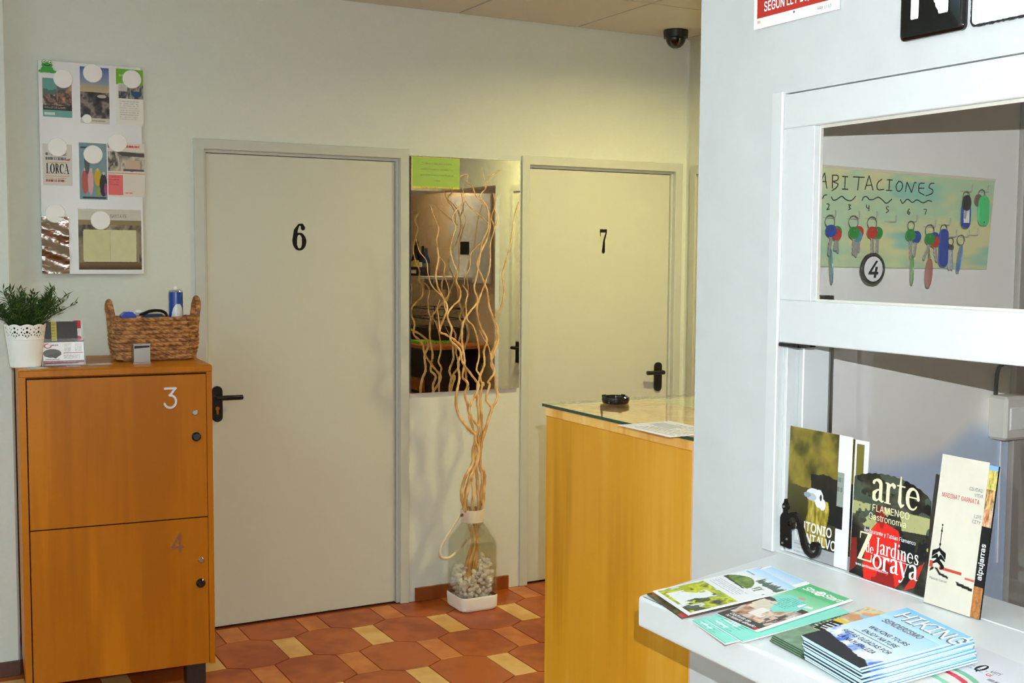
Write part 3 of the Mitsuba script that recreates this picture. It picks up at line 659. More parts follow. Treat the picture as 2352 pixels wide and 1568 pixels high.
# little steel box in front of the basket
sx0, sx1, sz0, sz1 = 0.8155, 0.8755, LT, 1.2622
k = thing('card_box', 'small brushed steel box in front of the basket', 'box')
obj('body', cat(box(sx0, sx1, 4.38, 4.42, sz0 + .004, sz1, .0015), box(sx0 - .001, sx1 + .001, 4.381, 4.421, sz0, sz0 + .006)), 'steel', k)
obj('label_strip', trimesh.convex.convex_hull(np.array([[x, y, z] for y in (4.3792, 4.3805) for x, z in ((sx0 + .003, sz1 - .006), (sx1 - .003, sz1 - .006), (sx0 + .003, sz1 - .016), (sx1 - .003, sz1 - .012))])), 'black_paint', k)
obj('lid', box(sx0 - .0008, sx1 + .0008, 4.3792, 4.4208, sz1 - .003, sz1 + .002, .001), 'chrome', k)

# ------------------------------------------------------------------ white glass pin board with magnets
BY = 4.866
g0, g1 = (0.5691, 4.8550, 2.3246), (0.9499, 4.8550, 1.5087)
gb = thing('glass_board', 'tall white glass magnet board hung on the wall above the locker', 'notice board')
obj('pane', box(g0[0], g1[0], 4.855, 4.861, g1[2], g0[2], .001), 'board_glaze', gb)
obj('back_frame', box(g0[0] + .0, g1[0] - .0, 4.861, 4.868, g1[2], g0[2]), 'steel', gb)
obj('spacer', cat([box(x - .02, x + .02, 4.868, D, z - .02, z + .02) for x in (g0[0] + .06, g1[0] - .06) for z in (g1[2] + .08, g0[2] - .08)]), 'steel', gb)
def hang(name, sheet_fn, x0, z0, x1, z1, label, cat_='leaflet', off=.0, bend=None, m='print_gloss'):
    s = Sheet(x1 - x0, z1 - z0, .0011); sheet_fn(s)
    return leaflet(name, s, frame((x0, 4.8546 - off, z0), (1, 0, 0), (0, 0, 1)), label, cat_, .0003, bend, m=m)
def q4(a, b): return a[0], b[2], b[0], a[2]
def f1(s):
    s.put(s.u >= 0, '#5f9a92').photo(0, .2, 1, .58, ['#d8d2c6', '#6a6054', '#2a2522', '#9a7a6a', '#c8c4be'], 5, 7, 3); s.rect(0, .18, 1, .3, '#2e2a2c').rect(0, 0, 1, .18, '#6aa39c').rect(.05, .05, .4, .12, '#c8d8d0').put((s.v > .58) & (s.v < .66 + .1 * s.n(9, 1, 2)), '#4a6a64')
    s.photo(.48, .34, 1, .85, ['#c8c0b4', '#b87a60', '#3a302c', '#8a8480'], 7, 9, 8, .75); s.lines(.05, .21, .95, .28, 2, '#b0a8a0')
hang('leaflet', f1, *q4((0.5832, 4.8550, 2.2586), (0.6889, 4.8550, 2.1120)), 'teal leaflet with a crowd photo below the frog magnet')
def f2(s):
    s.grad(0, .56, 1, 1, '#b7a77e', '#51679a').grad(0, .7, 1, 1, '#8c97a8', '#4a62a0').photo(0, .1, 1, .56, ['#17181c', '#2c2a2c', '#4a4448', '#8a8078', '#20222a'], 5, 9, 5).rect(0, 0, 1, .1, '#c9c7bf').lines(.4, .03, .95, .07, 1, '#5a564f').ell(.74, .49, .16, .03, '#c9c0b4', .8)
hang('leaflet', f2, *q4((0.7199, 4.8550, 2.3124), (0.8278, 4.8550, 2.0950)), 'dark leaflet with an evening sky photo, top centre of the glass board')
def f3_(s):
    s.put(s.u >= 0, '#e2e1d8').rect(0, .72, 1, 1, '#6fae2c').photo(.08, .47, 1, .72, ['#6a6a66', '#2e3030', '#9a9a92', '#1f2a44', '#b0b0a8'], 5, 5, 9).ell(.75, .56, .2, .05, '#2a4a70').rect(.08, .6, .4, .74, '#e0e0d8', .6).lines(.12, .08, .95, .44, 9, '#b6b5aa', .8)
    s.lines(.1, .84, .5, .92, 1, '#b9d48a')
hang('leaflet', f3_, *q4((0.8546, 4.8550, 2.3149), (0.9576, 4.8550, 2.0974)), 'leaflet with a green heading at the top right of the glass board')
def f4(s):
    s.put(s.u >= 0, '#cfccc4').lines(.1, .58, .95, .8, 2, '#4a4a4c', .9, .6).rect(.15, .545, .8, .56, '#c8a060').rect(.1, .22, .9, .235, '#c88a50').rect(.15, .28, .85, .29, '#c88a50').lines(.1, .06, .9, .14, 1, '#a04a40', 1, .7).poly([(.7, .62), (.95, .66), (.9, .6)], '#c05050').lines(.1, .15, .95, .2, 1, '#b09070')
lo = q4((0.5779, 4.8550, 2.0094), (0.6853, 4.8550, 1.8506))
lkey = hang('leaflet', f4, *lo, 'grey theatre leaflet printed LORCA on the glass board')
sh, ww = serif_text('LORCA', (lo[3] - lo[1]) * .24, .62)
obj('lettering', ext(affinity.translate(sh, lo[0] + .012, lo[1] + (lo[3] - lo[1]) * .29), .0004, frame((0, 4.8542, 0), (1, 0, 0), (0, 0, 1))), 'ink_black', lkey)
def f5(s):
    s.put(s.u >= 0, '#74939a'); s.c *= (.85 + .3 * s.n(6, 5, 4)[..., None])
    for u, v0, v1, w_, c in ((.2, .1, .52, .12, '#b2564c'), (.4, .08, .55, .1, '#d0a0a0'), (.66, .24, .55, .13, '#c2a424'), (.86, .06, .46, .14, '#2a2630'), (.68, .05, .25, .07, '#8a9a40'), (.95, .08, .3, .06, '#a04878')): s.ell(u, (v0 + v1) / 2, w_, (v1 - v0) / 2, c)
    for u in (.2, .42, .66, .88): s.ell(u, .53 if u < .8 else .47, .045, .03, '#d8b49a')
    s.ell(.28, .68, .1, .24, '#3a3a40', .8).rect(.1, .02, .95, .05, '#30343a').rect(.05, .9, .5, .93, '#40484c')
hang('leaflet', f5, *q4((0.7111, 4.8550, 2.0196), (0.8143, 4.8550, 1.8003)), 'tall teal poster with figures in bright dresses on the glass board', off=.0003)
def f6(s):
    s.put(s.u >= 0, '#d9d2c6').photo(0, .47, 1, .84, ['#4a443e', '#8a8278', '#c8c0b2', '#3a3632', '#b0a498'], 6, 5, 12).poly([(.2, .84), (1, .82), (1, .75), (.4, .76)], '#4c4842').rect(.5, .52, .88, .68, '#c4ab92').rect(.42, .48, .98, .52, '#5a544e').rect(0, .03, .4, .4, '#e0686a').lines(.03, .2, .37, .38, 4, '#b84a50').lines(.45, .05, .7, .09, 1, '#d05050').rect(0, .43, 1, .445, '#c88878').lines(.5, .9, .95, .96, 1, '#c04038', 1, .7).ell(.05, .95, .08, .05, '#c04038')
hang('leaflet', f6, *q4((0.8183, 4.8550, 2.0250), (0.9582, 4.8550, 1.8148)), 'pink and white leaflet with a shop front photo, right edge of the glass board', off=.0006)
x0, z0, x1, z1 = q4((0.5673, 4.8550, 1.7301), (0.6674, 4.8550, 1.5108))
a, b = np.meshgrid(np.linspace(0, 1, 60), np.linspace(0, 1, 110))
fold = .010 * (meshkit.fbm(np.stack([a * 2.2, b * 9, a * 0], -1), 4, 5) - .5) + .005 * np.sin(b * 17 + 3 * a)
vv = np.stack([x0 + a * (x1 - x0), 4.8475 - fold, z0 + b * (z1 - z0)], -1).reshape(-1, 3); i = np.arange(len(vv)).reshape(110, 60)
qd = np.stack([i[:-1, :-1], i[:-1, 1:], i[1:, 1:], i[1:, :-1]], -1).reshape(-1, 4)
front = trimesh.Trimesh(vv, np.vstack([qd[:, [0, 1, 2]], qd[:, [0, 2, 3]]]), process=False); rear = front.copy(); rear.vertices = rear.vertices + [0, .0006, 0]; rear.invert()
tag(obj('foil_sheet', cat(front, rear), 'foil', smooth=True), 'crumpled shiny foil sheet at the lower left of the glass board', 'foil sheet')
def f8(s):
    s.put(s.u >= 0, '#c6c4b6').photo(0, .02, 1, .8, ['#6a5a34', '#8a8064', '#3a3024', '#b8b094'], 4, 3, 15).grad(0, .0, 1, .12, '#3c2a18', '#7a5a30').rect(0, .74, 1, .82, '#8a7a58').rect(.08, .12, .92, .66, '#cfcba0').rect(.07, .16, .5, .64, '#cbc795').rect(.497, .14, .503, .66, '#a8a47c').rect(.08, .115, .95, .13, '#4a3c24').rect(.93, .12, .96, .6, '#8c8470')
    s.c *= (.94 + .12 * s.n(14, 10, 3)[..., None])
mo = q4((0.7029, 4.8550, 1.7634), (0.9417, 4.8550, 1.5261))
mk = hang('map_card', f8, *mo, 'old map card titled Santa Fe at the lower right of the glass board', 'card')
obj('lettering', lettering('SANTA FE', .012, mo[0] + (mo[2] - mo[0]) * .5, mo[1] + (mo[3] - mo[1]) * .865, .0005, frame((0, 4.8546, 0), (1, 0, 0), (0, 0, 1)), squeeze=.8), 'ink_grey', mk)
mg = None
for (px, r, lab) in (((0.6578, 4.8500, 2.2587), .036, 'white round magnet over the teal crowd leaflet'), ((0.7670, 4.8500, 2.2888), .036, 'white round magnet over the evening sky leaflet'), ((0.9143, 4.8500, 2.2766), .036, 'white round magnet over the green headed leaflet'), ((0.6320, 4.8500, 1.9968), .036, 'white round magnet over the LORCA leaflet'),
        ((0.7627, 4.8500, 1.9746), .036, 'white round magnet over the poster of bright dresses'), ((0.8553, 4.8500, 2.0248), .036, 'white round magnet over the shop front leaflet'), ((0.6189, 4.8500, 1.7428), .037, 'white round magnet holding the foil sheet'), ((0.7857, 4.8500, 1.7193), .037, 'white round magnet over the Santa Fe map card'), ((0.7427, 4.8500, 2.1114), .018, 'small pale magnet at the foot of the evening sky leaflet')):
    tag(obj('magnet', disc((px[0], 4.853, px[2]), r, .006, 1, 32, .002), 'white_plastic', smooth=30), lab, 'magnet', 'white round magnets on the glass board')
fc = (0.6006, 4.8500, 2.2987); fk = thing('frog_magnet', 'green frog shaped magnet in the top left corner of the glass board', 'magnet')
FM = frame((fc[0], 4.8535, fc[2]), (1, 0, 0), (0, 0, 1))
fs = unary_union([sg.Point(0, 0).buffer(.014), affinity.scale(sg.Point(0, -.008).buffer(.020), 1.1, .62), affinity.scale(sg.Point(-.019, -.016).buffer(.009), 1.4, .6), affinity.scale(sg.Point(.019, -.016).buffer(.009), 1.4, .6), affinity.scale(sg.Point(0, .008).buffer(.017), 1.15, .6), sg.Point(-.011, .019).buffer(.0075), sg.Point(.011, .019).buffer(.0075)])
obj('body', ext(fs, .008, FM), 'frog_green', fk)
obj('eyes', cat([ext(sg.Point(x, .019).buffer(.0055), .001, FM, .008) for x in (-.011, .011)]), 'ink_white', fk)
obj('pupils', cat([ext(sg.Point(x, .018).buffer(.0025), .001, FM, .009) for x in (-.0105, .0115)] + [ext(stroke(arc(0, .012, .012, .007, 200, 340, 8), .0012), .001, FM, .008)]), 'ink_black', fk)

# ------------------------------------------------------------------ mirror with green notice
m0, m1 = (2.1179, 4.8620, 2.0343), (2.6761, 4.8620, 0.9662)
mk = thing('wall_mirror', 'tall frameless mirror between the doors behind the twisted branches', 'mirror')
obj('glass', box(m0[0], m1[0], 4.862, 4.864, m1[2], m0[2]), 'mirror_silver', mk)
obj('backing', box(m0[0], m1[0], 4.864, D, m1[2], m0[2]), 'steel', mk)
n0, n1 = (2.1217, 4.8610, 2.0306), (2.3596, 4.8610, 1.8916)
s = Sheet(n1[0] - n0[0], n0[2] - n1[2], .0012, '#d8c84e').rect(.02, .06, 1, .99, '#9cc05c')
nk = leaflet('notice', s, frame((n0[0], 4.8618, n1[2]), (1, 0, 0), (0, 0, 1)), 'green paper notice in the top left corner of the mirror', 'notice', .0004)
for i, t in enumerate(('Conserve el descanso de todos,', 'respete los pasillos con silencio y', 'guardando silencio en las horas de', 'noche.', 'Gracias y que tenga un buen dia!!!')):
    obj('lettering', lettering(t, .0088, (n0[0] + n1[0]) / 2 + .005, n0[2] - .032 - .0255 * (i + (.25 if i == 4 else 0)), .0005, frame((0, 4.8618, 0), (1, 0, 0), (0, 0, 1)), center=True, squeeze=.83), 'ink_grey', nk)

# ------------------------------------------------------------------ glass jar with pebbles and branches
VX, VY = 2.345, 4.69
VW = .089
vk = thing('glass_jar', 'square glass floor jar with white base and rope handle, below the mirror', 'vase')
def sq_loft(levels, n=6):
    rings = [np.c_[np.array(rrect(2 * w_, 2 * w_, r_, n).exterior.coords)[:-1], np.full(4 * (n + 1), z)] for w_, r_, z in levels]
    k = len(rings[0]); v_ = np.vstack(rings); f_ = []
    for a_ in range(len(rings) - 1):
        for b_ in range(k):
            c_ = (b_ + 1) % k; f_ += [[a_ * k + b_, a_ * k + c_, (a_ + 1) * k + c_], [a_ * k + b_, (a_ + 1) * k + c_, (a_ + 1) * k + b_]]
    m = trimesh.Trimesh(v_, f_, process=False); m.apply_translation([VX, VY, 0]); return m
zN = .395
obj('glass', sq_loft([(VW, .02, .05), (VW, .02, .295), (VW - .004, .022, .315), (VW - .018, .03, .345), (.060, .045, .375), (.050, .0495, .392), (.048, .0475, .44), (.048, .0475, .466), (.051, .0505, .472), (.051, .0505, .480)]), 'vase_glass', vk, smooth=40)
obj('inner_glass', sq_loft([(VW - .005, .016, .057), (VW - .005, .016, .292), (VW - .009, .018, .312), (VW - .023, .026, .341), (.055, .041, .371), (.046, .0455, .390), (.0445, .044, .47)]), 'vase_glass', vk, smooth=40)
base = sq_loft([(.080, .03, 0), (.088, .034, .004), (.0925, .034, .014), (.0940, .032, .055), (.0935, .031, .064), (.0915, .029, .067), (VW + .0005, .022, .066), (VW + .0005, .022, .012)])
obj('base', cat(base, box(VX - .068, VX + .068, VY - .068, VY + .068, .002, .012)), 'matte_white', vk, smooth=40)
obj('collar', lathe([[.0495, .393], [.0525, .393], [.0530, .397], [.0530, .446], [.0525, .449], [.0495, .449]], 40, (VX, VY, 0)), 'rope', vk, smooth=30)
hp = smooth_path([(2.2550, 4.6300, 0.4424), (2.2359, 4.6300, 0.4164), (2.2055, 4.6300, 0.3741), (2.1753, 4.6300, 0.3321), (2.1579, 4.6300, 0.2992), (2.1580, 4.6300, 0.2747), (2.1716, 4.6300, 0.2578), (2.1982, 4.6300, 0.2546), (2.2345, 4.6500, 0.2612), (2.2945, 4.7100, 0.2690), (2.3812, 4.7900, 0.2959), (2.4272, 4.7700, 0.3535), (2.4176, 4.7200, 0.3930)], 8)
obj('handle', tube(hp, .0062, 9), 'rope', vk, smooth=50)
obj('rivet', disc((hp[0][0] + .004, hp[0][1] - .004, hp[0][2]), .008, .006, 1, 16, .001), 'steel', vk)
# pebbles: every one its own stone
stones = []
for k_ in range(5):
    s_ = trimesh.creation.icosphere(2); n_ = meshkit.fbm(s_.vertices * 1.3 + k_ * 9, 3, k_)
    s_.vertices *= (.86 + .28 * n_)[:, None]; stones.append(mikit.ply(s_, 'pebble_stone', smooth=True))
pk_ = 0; placed = []
r0 = np.random.RandomState(4)
layer_z = .026
while layer_z < .215 and pk_ < 260:
    tries = 0
    while tries < 260:
        tries += 1
        r_ = .0105 + .0070 * r0.rand()
        x, y = VX + (r0.rand() * 2 - 1) * (VW - .004 - r_), VY + (r0.rand() * 2 - 1) * (VW - .004 - r_)
        top_z = .165 + .055 * (x - VX) / VW + .012 * r0.rand() + (.035 if (x < VX - .02 and y > VY) else 0)
        z = layer_z + .006 * r0.rand()
        if z > top_z or math.hypot(x - VX + .006, y - VY) < .016: continue
        if abs(x - VX) + abs(y - VY) > 2 * VW - .034 - 1.6 * r_: continue
        inner = max(abs(x - VX), abs(y - VY)) < VW - .042 and z < top_z - .03
        if inner: continue
        if any((x - a_) ** 2 + (y - b_) ** 2 + (z - c_) ** 2 < ((r_ + d_) * .86) ** 2 for a_, b_, c_, d_ in placed): continue
        placed.append((x, y, z, r_))
        kk = obj('pebble', stones[pk_ % 5], None, to_world=T().translate([x, y, z]).rotate([r0.rand() + .1, r0.rand(), r0.rand()], 360 * r0.rand()).scale([r_ * 1.16, r_ * .98, r_ * .80]))
        tag(kk, 'pale pebble in the glass jar', 'pebble', 'pale pebbles filling the glass jar'); pk_ += 1
    layer_z += .0115
# branches
def branch(main, label, r0_, r1_, twigs=()):
    k = thing('twisted_branch', label, 'branch', 'twisted branches in the glass jar')
    p = smooth_path(main, 7); j = rng.rand(len(p), 3) - .5
    obj('stem', tube(p + j * .0012, np.linspace(r0_, r1_, len(p)) * (1 + .12 * np.sin(np.arange(len(p)) * 1.7)), 8), 'branch_bark', k, smooth=50)
    for t in twigs:
        q = smooth_path(t, 6); obj('twig', tube(q, np.linspace(r1_ * 1.15, r1_ * .45, len(q)), 6), 'branch_bark', k, smooth=50)
low = lambda dx, dy, pts: [(VX - .012 + dx, VY + dy, .09), (VX - .006 + dx * 1.2, VY + dy, .19), (VX + .014 + dx * .6, VY + dy * .8, .29), (VX + .006 + dx, VY + dy * .6, .38)] + pts
branch(low(-.012, -.012, [(2.2914, 4.6700, 0.4697), (2.2818, 4.6700, 0.5412), (2.3033, 4.6700, 0.6098), (2.3358, 4.6700, 0.6565), (2.3370, 4.6700, 0.7198), (2.3458, 4.6600, 0.7840), (2.3107, 4.6600, 0.8179), (2.2667, 4.6700, 0.8822), (2.2512, 4.6700, 0.9492), (2.2609, 4.6700, 1.0112)] + [(2.2734, 4.6800, 1.0520), (2.2668, 4.6800, 1.1170), (2.2889, 4.6800, 1.1738), (2.2530, 4.6800, 1.2143), (2.2048, 4.6700, 1.2413), (2.1720, 4.6700, 1.2599), (2.1859, 4.6600, 1.3132), (2.2037, 4.6600, 1.3624), (2.1919, 4.6800, 1.4078), (2.1661, 4.6800, 1.4539), (2.1575, 4.6800, 1.5103), (2.1698, 4.6800, 1.5807), (2.1603, 4.6800, 1.6508), (2.1695, 4.6800, 1.7070), (2.1493, 4.6800, 1.7556), (2.1308, 4.6800, 1.8040)]),
       'twisted branch reaching furthest left across the mirror', .0088, .0026, [[(2.1919, 4.6800, 1.4078), (2.1390, 4.6800, 1.4576), (2.1197, 4.6800, 1.5104), (2.1119, 4.6800, 1.5664), (2.0790, 4.6800, 1.6081), (2.0622, 4.6800, 1.6601)], [(2.1674, 4.6600, 1.2606), (2.1610, 4.6600, 1.3207), (2.1555, 4.6600, 1.3631), (2.1686, 4.6600, 1.3981)]])
branch(low(-.004, .010, [(2.3153, 4.6900, 0.4635), (2.3134, 4.6900, 0.5347), (2.3343, 4.6900, 0.5967), (2.3418, 4.6900, 0.6528), (2.3706, 4.6900, 0.7144), (2.3608, 4.6900, 0.7859), (2.3332, 4.6900, 0.8512), (2.3196, 4.6900, 0.9223), (2.3055, 4.6900, 0.9721), (2.3208, 4.6900, 1.0204)] + [(2.2942, 4.6900, 1.0502), (2.3035, 4.6900, 1.1221), (2.2905, 4.6900, 1.2018), (2.2949, 4.6900, 1.2880), (2.3267, 4.6900, 1.3377), (2.3667, 4.6900, 1.3875), (2.3503, 4.6900, 1.4452), (2.3645, 4.6900, 1.5098), (2.3763, 4.6900, 1.5745), (2.3896, 4.6900, 1.6535), (2.4200, 4.6900, 1.7186), (2.4131, 4.6900, 1.8044), (2.3773, 4.6900, 1.8534), (2.4045, 4.6900, 1.8899), (2.4188, 4.6900, 1.9332), (2.4739, 4.6900, 1.9725)]),
       'twisted branch whose tip bends right at the top of the mirror', .0085, .0022, [[(2.4045, 4.6900, 1.8899), (2.3946, 4.6900, 1.9395), (2.3863, 4.6900, 1.9818)], [(2.3947, 4.7000, 1.6537), (2.3610, 4.7000, 1.6246), (2.3370, 4.7000, 1.5958), (2.3324, 4.7000, 1.5384), (2.3094, 4.7000, 1.4954), (2.3056, 4.7000, 1.4596)]])
branch(low(.006, -.008, [(2.3316, 4.6600, 0.4677), (2.3352, 4.6600, 0.5381), (2.3271, 4.6600, 0.6024), (2.3502, 4.6600, 0.6640), (2.3617, 4.6600, 0.7266), (2.3574, 4.6600, 0.7973), (2.3609, 4.6600, 0.8744), (2.3513, 4.6600, 0.9450), (2.3540, 4.6600, 1.0218)] + [(2.3518, 4.6600, 1.0071), (2.3637, 4.6600, 1.0536), (2.3482, 4.6600, 1.0868), (2.3608, 4.6600, 1.1441), (2.3508, 4.6600, 1.2237), (2.3305, 4.6600, 1.2780), (2.3008, 4.6600, 1.3109), (2.2942, 4.6600, 1.3824), (2.3019, 4.6600, 1.4250), (2.2780, 4.6600, 1.4608)]),
       'short twisted branch ending in the middle of the mirror', .008, .0026)
branch(low(.012, .004, [(2.3832, 4.7000, 0.4550), (2.3765, 4.7000, 0.5272), (2.3730, 4.7000, 0.5988), (2.3586, 4.7000, 0.6641), (2.3700, 4.7000, 0.7342), (2.3958, 4.7000, 0.7893), (2.3955, 4.7000, 0.8532), (2.3887, 4.7000, 0.9527), (2.4002, 4.7000, 1.0157)] + [(2.4029, 4.7000, 1.0079), (2.3864, 4.7000, 1.0452), (2.4081, 4.7000, 1.1028), (2.4054, 4.7000, 1.1613), (2.4198, 4.7000, 1.2119), (2.3853, 4.7000, 1.2782), (2.3687, 4.7000, 1.3510), (2.3822, 4.7000, 1.4014), (2.4063, 4.7000, 1.4590), (2.4304, 4.7000, 1.5241), (2.4357, 4.7000, 1.5819), (2.4354, 4.7000, 1.6469), (2.4546, 4.7000, 1.7121), (2.4412, 4.7000, 1.7623), (2.4572, 4.7000, 1.8202), (2.4487, 4.7000, 1.8703)]),
       'twisted branch running up right of the middle of the mirror', .0085, .0022, [[(2.4546, 4.7000, 1.7121), (2.4699, 4.7000, 1.7557), (2.4573, 4.7000, 1.8059), (2.4668, 4.7000, 1.8565)], [(2.4292, 4.7000, 1.7333), (2.3683, 4.7000, 1.7786), (2.3201, 4.7000, 1.8166), (2.3001, 4.7000, 1.8622), (2.2959, 4.7000, 1.9116)]])
branch(low(.018, -.004, [(2.3928, 4.6800, 0.4579), (2.3980, 4.6800, 0.5288), (2.4016, 4.6800, 0.5998), (2.3800, 4.6800, 0.6584), (2.3836, 4.6800, 0.7291), (2.3951, 4.6800, 0.7850), (2.4185, 4.6800, 0.8472), (2.4356, 4.6800, 0.9029), (2.4069, 4.6800, 0.9469), (2.4255, 4.6800, 1.0095)] + [(2.4171, 4.6800, 1.0239), (2.4480, 4.6800, 1.0664), (2.4312, 4.6800, 1.1327), (2.4521, 4.6800, 1.1977), (2.4632, 4.6800, 1.2630), (2.4499, 4.6800, 1.2997), (2.4823, 4.6800, 1.3646), (2.4951, 4.6800, 1.4299), (2.4879, 4.6800, 1.5098), (2.5073, 4.6800, 1.5751), (2.5258, 4.6800, 1.6405), (2.5377, 4.6800, 1.7132), (2.5472, 4.6800, 1.7713), (2.5683, 4.6800, 1.8333)]),
       'twisted branch reaching furthest right across the mirror', .0082, .0022, [[(2.4312, 4.6800, 1.1327), (2.4178, 4.6800, 1.1842), (2.3932, 4.6800, 1.2212), (2.3728, 4.6800, 1.2579)]])
branch(low(.020, .012, [(2.3963, 4.7100, 0.4482), (2.3999, 4.7100, 0.5161), (2.4051, 4.7100, 0.5873), (2.3873, 4.7100, 0.6602), (2.3949, 4.7100, 0.7310), (2.4183, 4.7100, 0.7935), (2.4496, 4.7100, 0.8914), (2.4813, 4.7100, 0.9468), (2.4713, 4.7100, 1.0043)] + [(2.4670, 4.7100, 1.0555), (2.4486, 4.7100, 1.1077), (2.4826, 4.7100, 1.2094), (2.4674, 4.7100, 1.2758), (2.4373, 4.7100, 1.3604), (2.4237, 4.7100, 1.4369), (2.3990, 4.7100, 1.4950), (2.3744, 4.7100, 1.5528), (2.3944, 4.7100, 1.6105), (2.4241, 4.7100, 1.6685), (2.4401, 4.7100, 1.7337), (2.4300, 4.7100, 1.7911), (2.3973, 4.7100, 1.8334), (2.3689, 4.7100, 1.8540), (2.3487, 4.7100, 1.8962), (2.3206, 4.7100, 1.9201), (2.3245, 4.7100, 1.9486), (2.2848, 4.7100, 1.9400)]),
       'twisted branch with a hooked tip left of the mirror top', .0082, .0020)
branch(low(-.018, .004, [(2.2927, 4.6600, 0.4715), (2.3064, 4.6600, 0.5407), (2.3155, 4.6600, 0.5963), (2.3464, 4.6600, 0.6431), (2.3617, 4.6600, 0.7125), (2.3419, 4.6600, 0.7702), (2.3562, 4.6500, 0.8198), (2.3249, 4.6500, 0.8638), (2.3092, 4.6500, 0.9135), (2.3488, 4.6600, 0.9801), (2.3603, 4.6600, 1.0145)] + [(2.3436, 4.6600, 1.0364), (2.2793, 4.6600, 1.1182), (2.2632, 4.6600, 1.1761), (2.2198, 4.6600, 1.2202), (2.2251, 4.6600, 1.2698), (2.2038, 4.6600, 1.3270), (2.2311, 4.6600, 1.3690), (2.2625, 4.6600, 1.3970), (2.2663, 4.6600, 1.4396), (2.2480, 4.6600, 1.4751), (2.2494, 4.6600, 1.5211), (2.2289, 4.6600, 1.5670), (2.2178, 4.6600, 1.6232), (2.2317, 4.6600, 1.6796), (2.2425, 4.6600, 1.7149), (2.2260, 4.6600, 1.7532), (2.2439, 4.6600, 1.7852), (2.2767, 4.6600, 1.8211), (2.2702, 4.6600, 1.8631)]),
       'twisted branch climbing left of the mirror centre', .008, .0022, [[(2.2038, 4.6600, 1.3270), (2.1881, 4.6600, 1.3838), (2.2113, 4.6600, 1.4330), (2.1878, 4.6600, 1.5106), (2.1915, 4.6600, 1.5528), (2.1620, 4.6600, 1.5877)]])

# ------------------------------------------------------------------ dome camera
dc = (3.44, 4.70)
k = thing('dome_camera', 'small black dome camera on the ceiling near the white wall', 'camera')
obj('housing', lathe([[0, 0], [.058, 0], [.060, -.004], [.058, -.036], [.049, -.039], [0, -.039]], 40, (dc[0], dc[1], CEIL)), 'black_paint', k, smooth=30)
obj('dome', lathe([[.048 * math.cos(a_), -.036 - .050 * math.sin(a_)] for a_ in np.linspace(0, math.pi / 2, 14)], 40, (dc[0], dc[1], CEIL)), 'black_gloss', k, smooth=True)

# ------------------------------------------------------------------ hatch window: casing, top sash, inner pane, sill
wk1 = 'window_1'
tag(wk1, 'white wooden hatch window of the reception in the right wall', kind='structure')
SZ0, SZ1 = 1.4395, HZ1          # the upper sash
SR0, SR1, SS = 1.5153, 1.8162, 1.5344
CY = 1.6412
q = obj('casing', cat(box(P - .007, P + .002, HY1 - .001, CY, HZ0 - .002, HZ1 + .004, .002)), 'frame_white', wk1)
obj('jamb', cat(box(P + .045, P + .108, HY1 - .014, HY1 - .0005, HZ0, SZ0 + .02, .002), box(P + .012, P + .032, HY1 - .008, HY1, HZ0, SZ0, .001)), 'frame_white', wk1)
sash = obj('sash', box(P - .003, P + .012, HY0 + .004, HY1 - .0015, SR1, SZ1 - .003, .0015), 'frame_white', wk1)
labels[sash] = {'label': 'upper sash with wide white rails'}
obj('bottom_rail', box(P - .003, P + .012, HY0 + .004, HY1 - .0015, SZ0, SR0, .0015), 'frame_white', sash)
obj('stile', box(P - .0024, P + .012, SS, HY1 - .0015, SR0 + .0003, SR1 - .0003, .0008), 'frame_white', sash)
obj('stile', box(P - .0024, P + .012, HY0 + .004, HY0 + .07, SR0 + .0003, SR1 - .0003, .0008), 'frame_white', sash)
obj('bead', cat(box(P + .010, P + .016, SS - .002, SS, SR0, SR1), box(P + .010, P + .012, HY0 + .07, SS, SR1 - .005, SR1), box(P + .010, P + .012, HY0 + .07, SS, SR0, SR0 + .004)), 'grey_plastic', sash)
pv = np.array([[P + .006, HY0 + .06, SR0 - .003], [P + .006, SS, SR0 - .003], [P + .006, SS, SR1 + .003], [P + .006, HY0 + .06, SR1 + .003]])
obj('pane', (pv, np.array([[0, 1, 2, 3]])), 'window_glass', sash)
IX = P + .112
ipy = HY1 - .016
obj('inner_pane', (np.array([[IX, HY0, HZ0], [IX, ipy, HZ0], [IX, ipy, SZ0 + .03], [IX, HY0, SZ0 + .03]]), np.array([[0, 1, 2, 3]])), 'window_glass', wk1)
obj('pane_edge', box(IX - .004, IX + .004, ipy, ipy + .004, HZ0, SZ0 + .03), 'steel', wk1)
obj('pane_clip', box(P + .05, P + .085, 1.5679, 1.6009, SR0 - .002, SR0 + .008, .001), 'black_paint', wk1)
obj('latch', cat(box(P - .004, P + .03, 1.5635, HY1 - .002, SZ0 - .007, SZ0 - .0002, .001), box(P - .002, P + .012, 1.5341, 1.5690, SZ0 - .004, SZ0 - .0002, .0008)), 'black_gloss', wk1)
q = obj('sill', box(P + .001, P + WT + .03, HY0, HY1, HZ0 - .02, HZ0 + .0015, .002), 'frame_white', wk1)

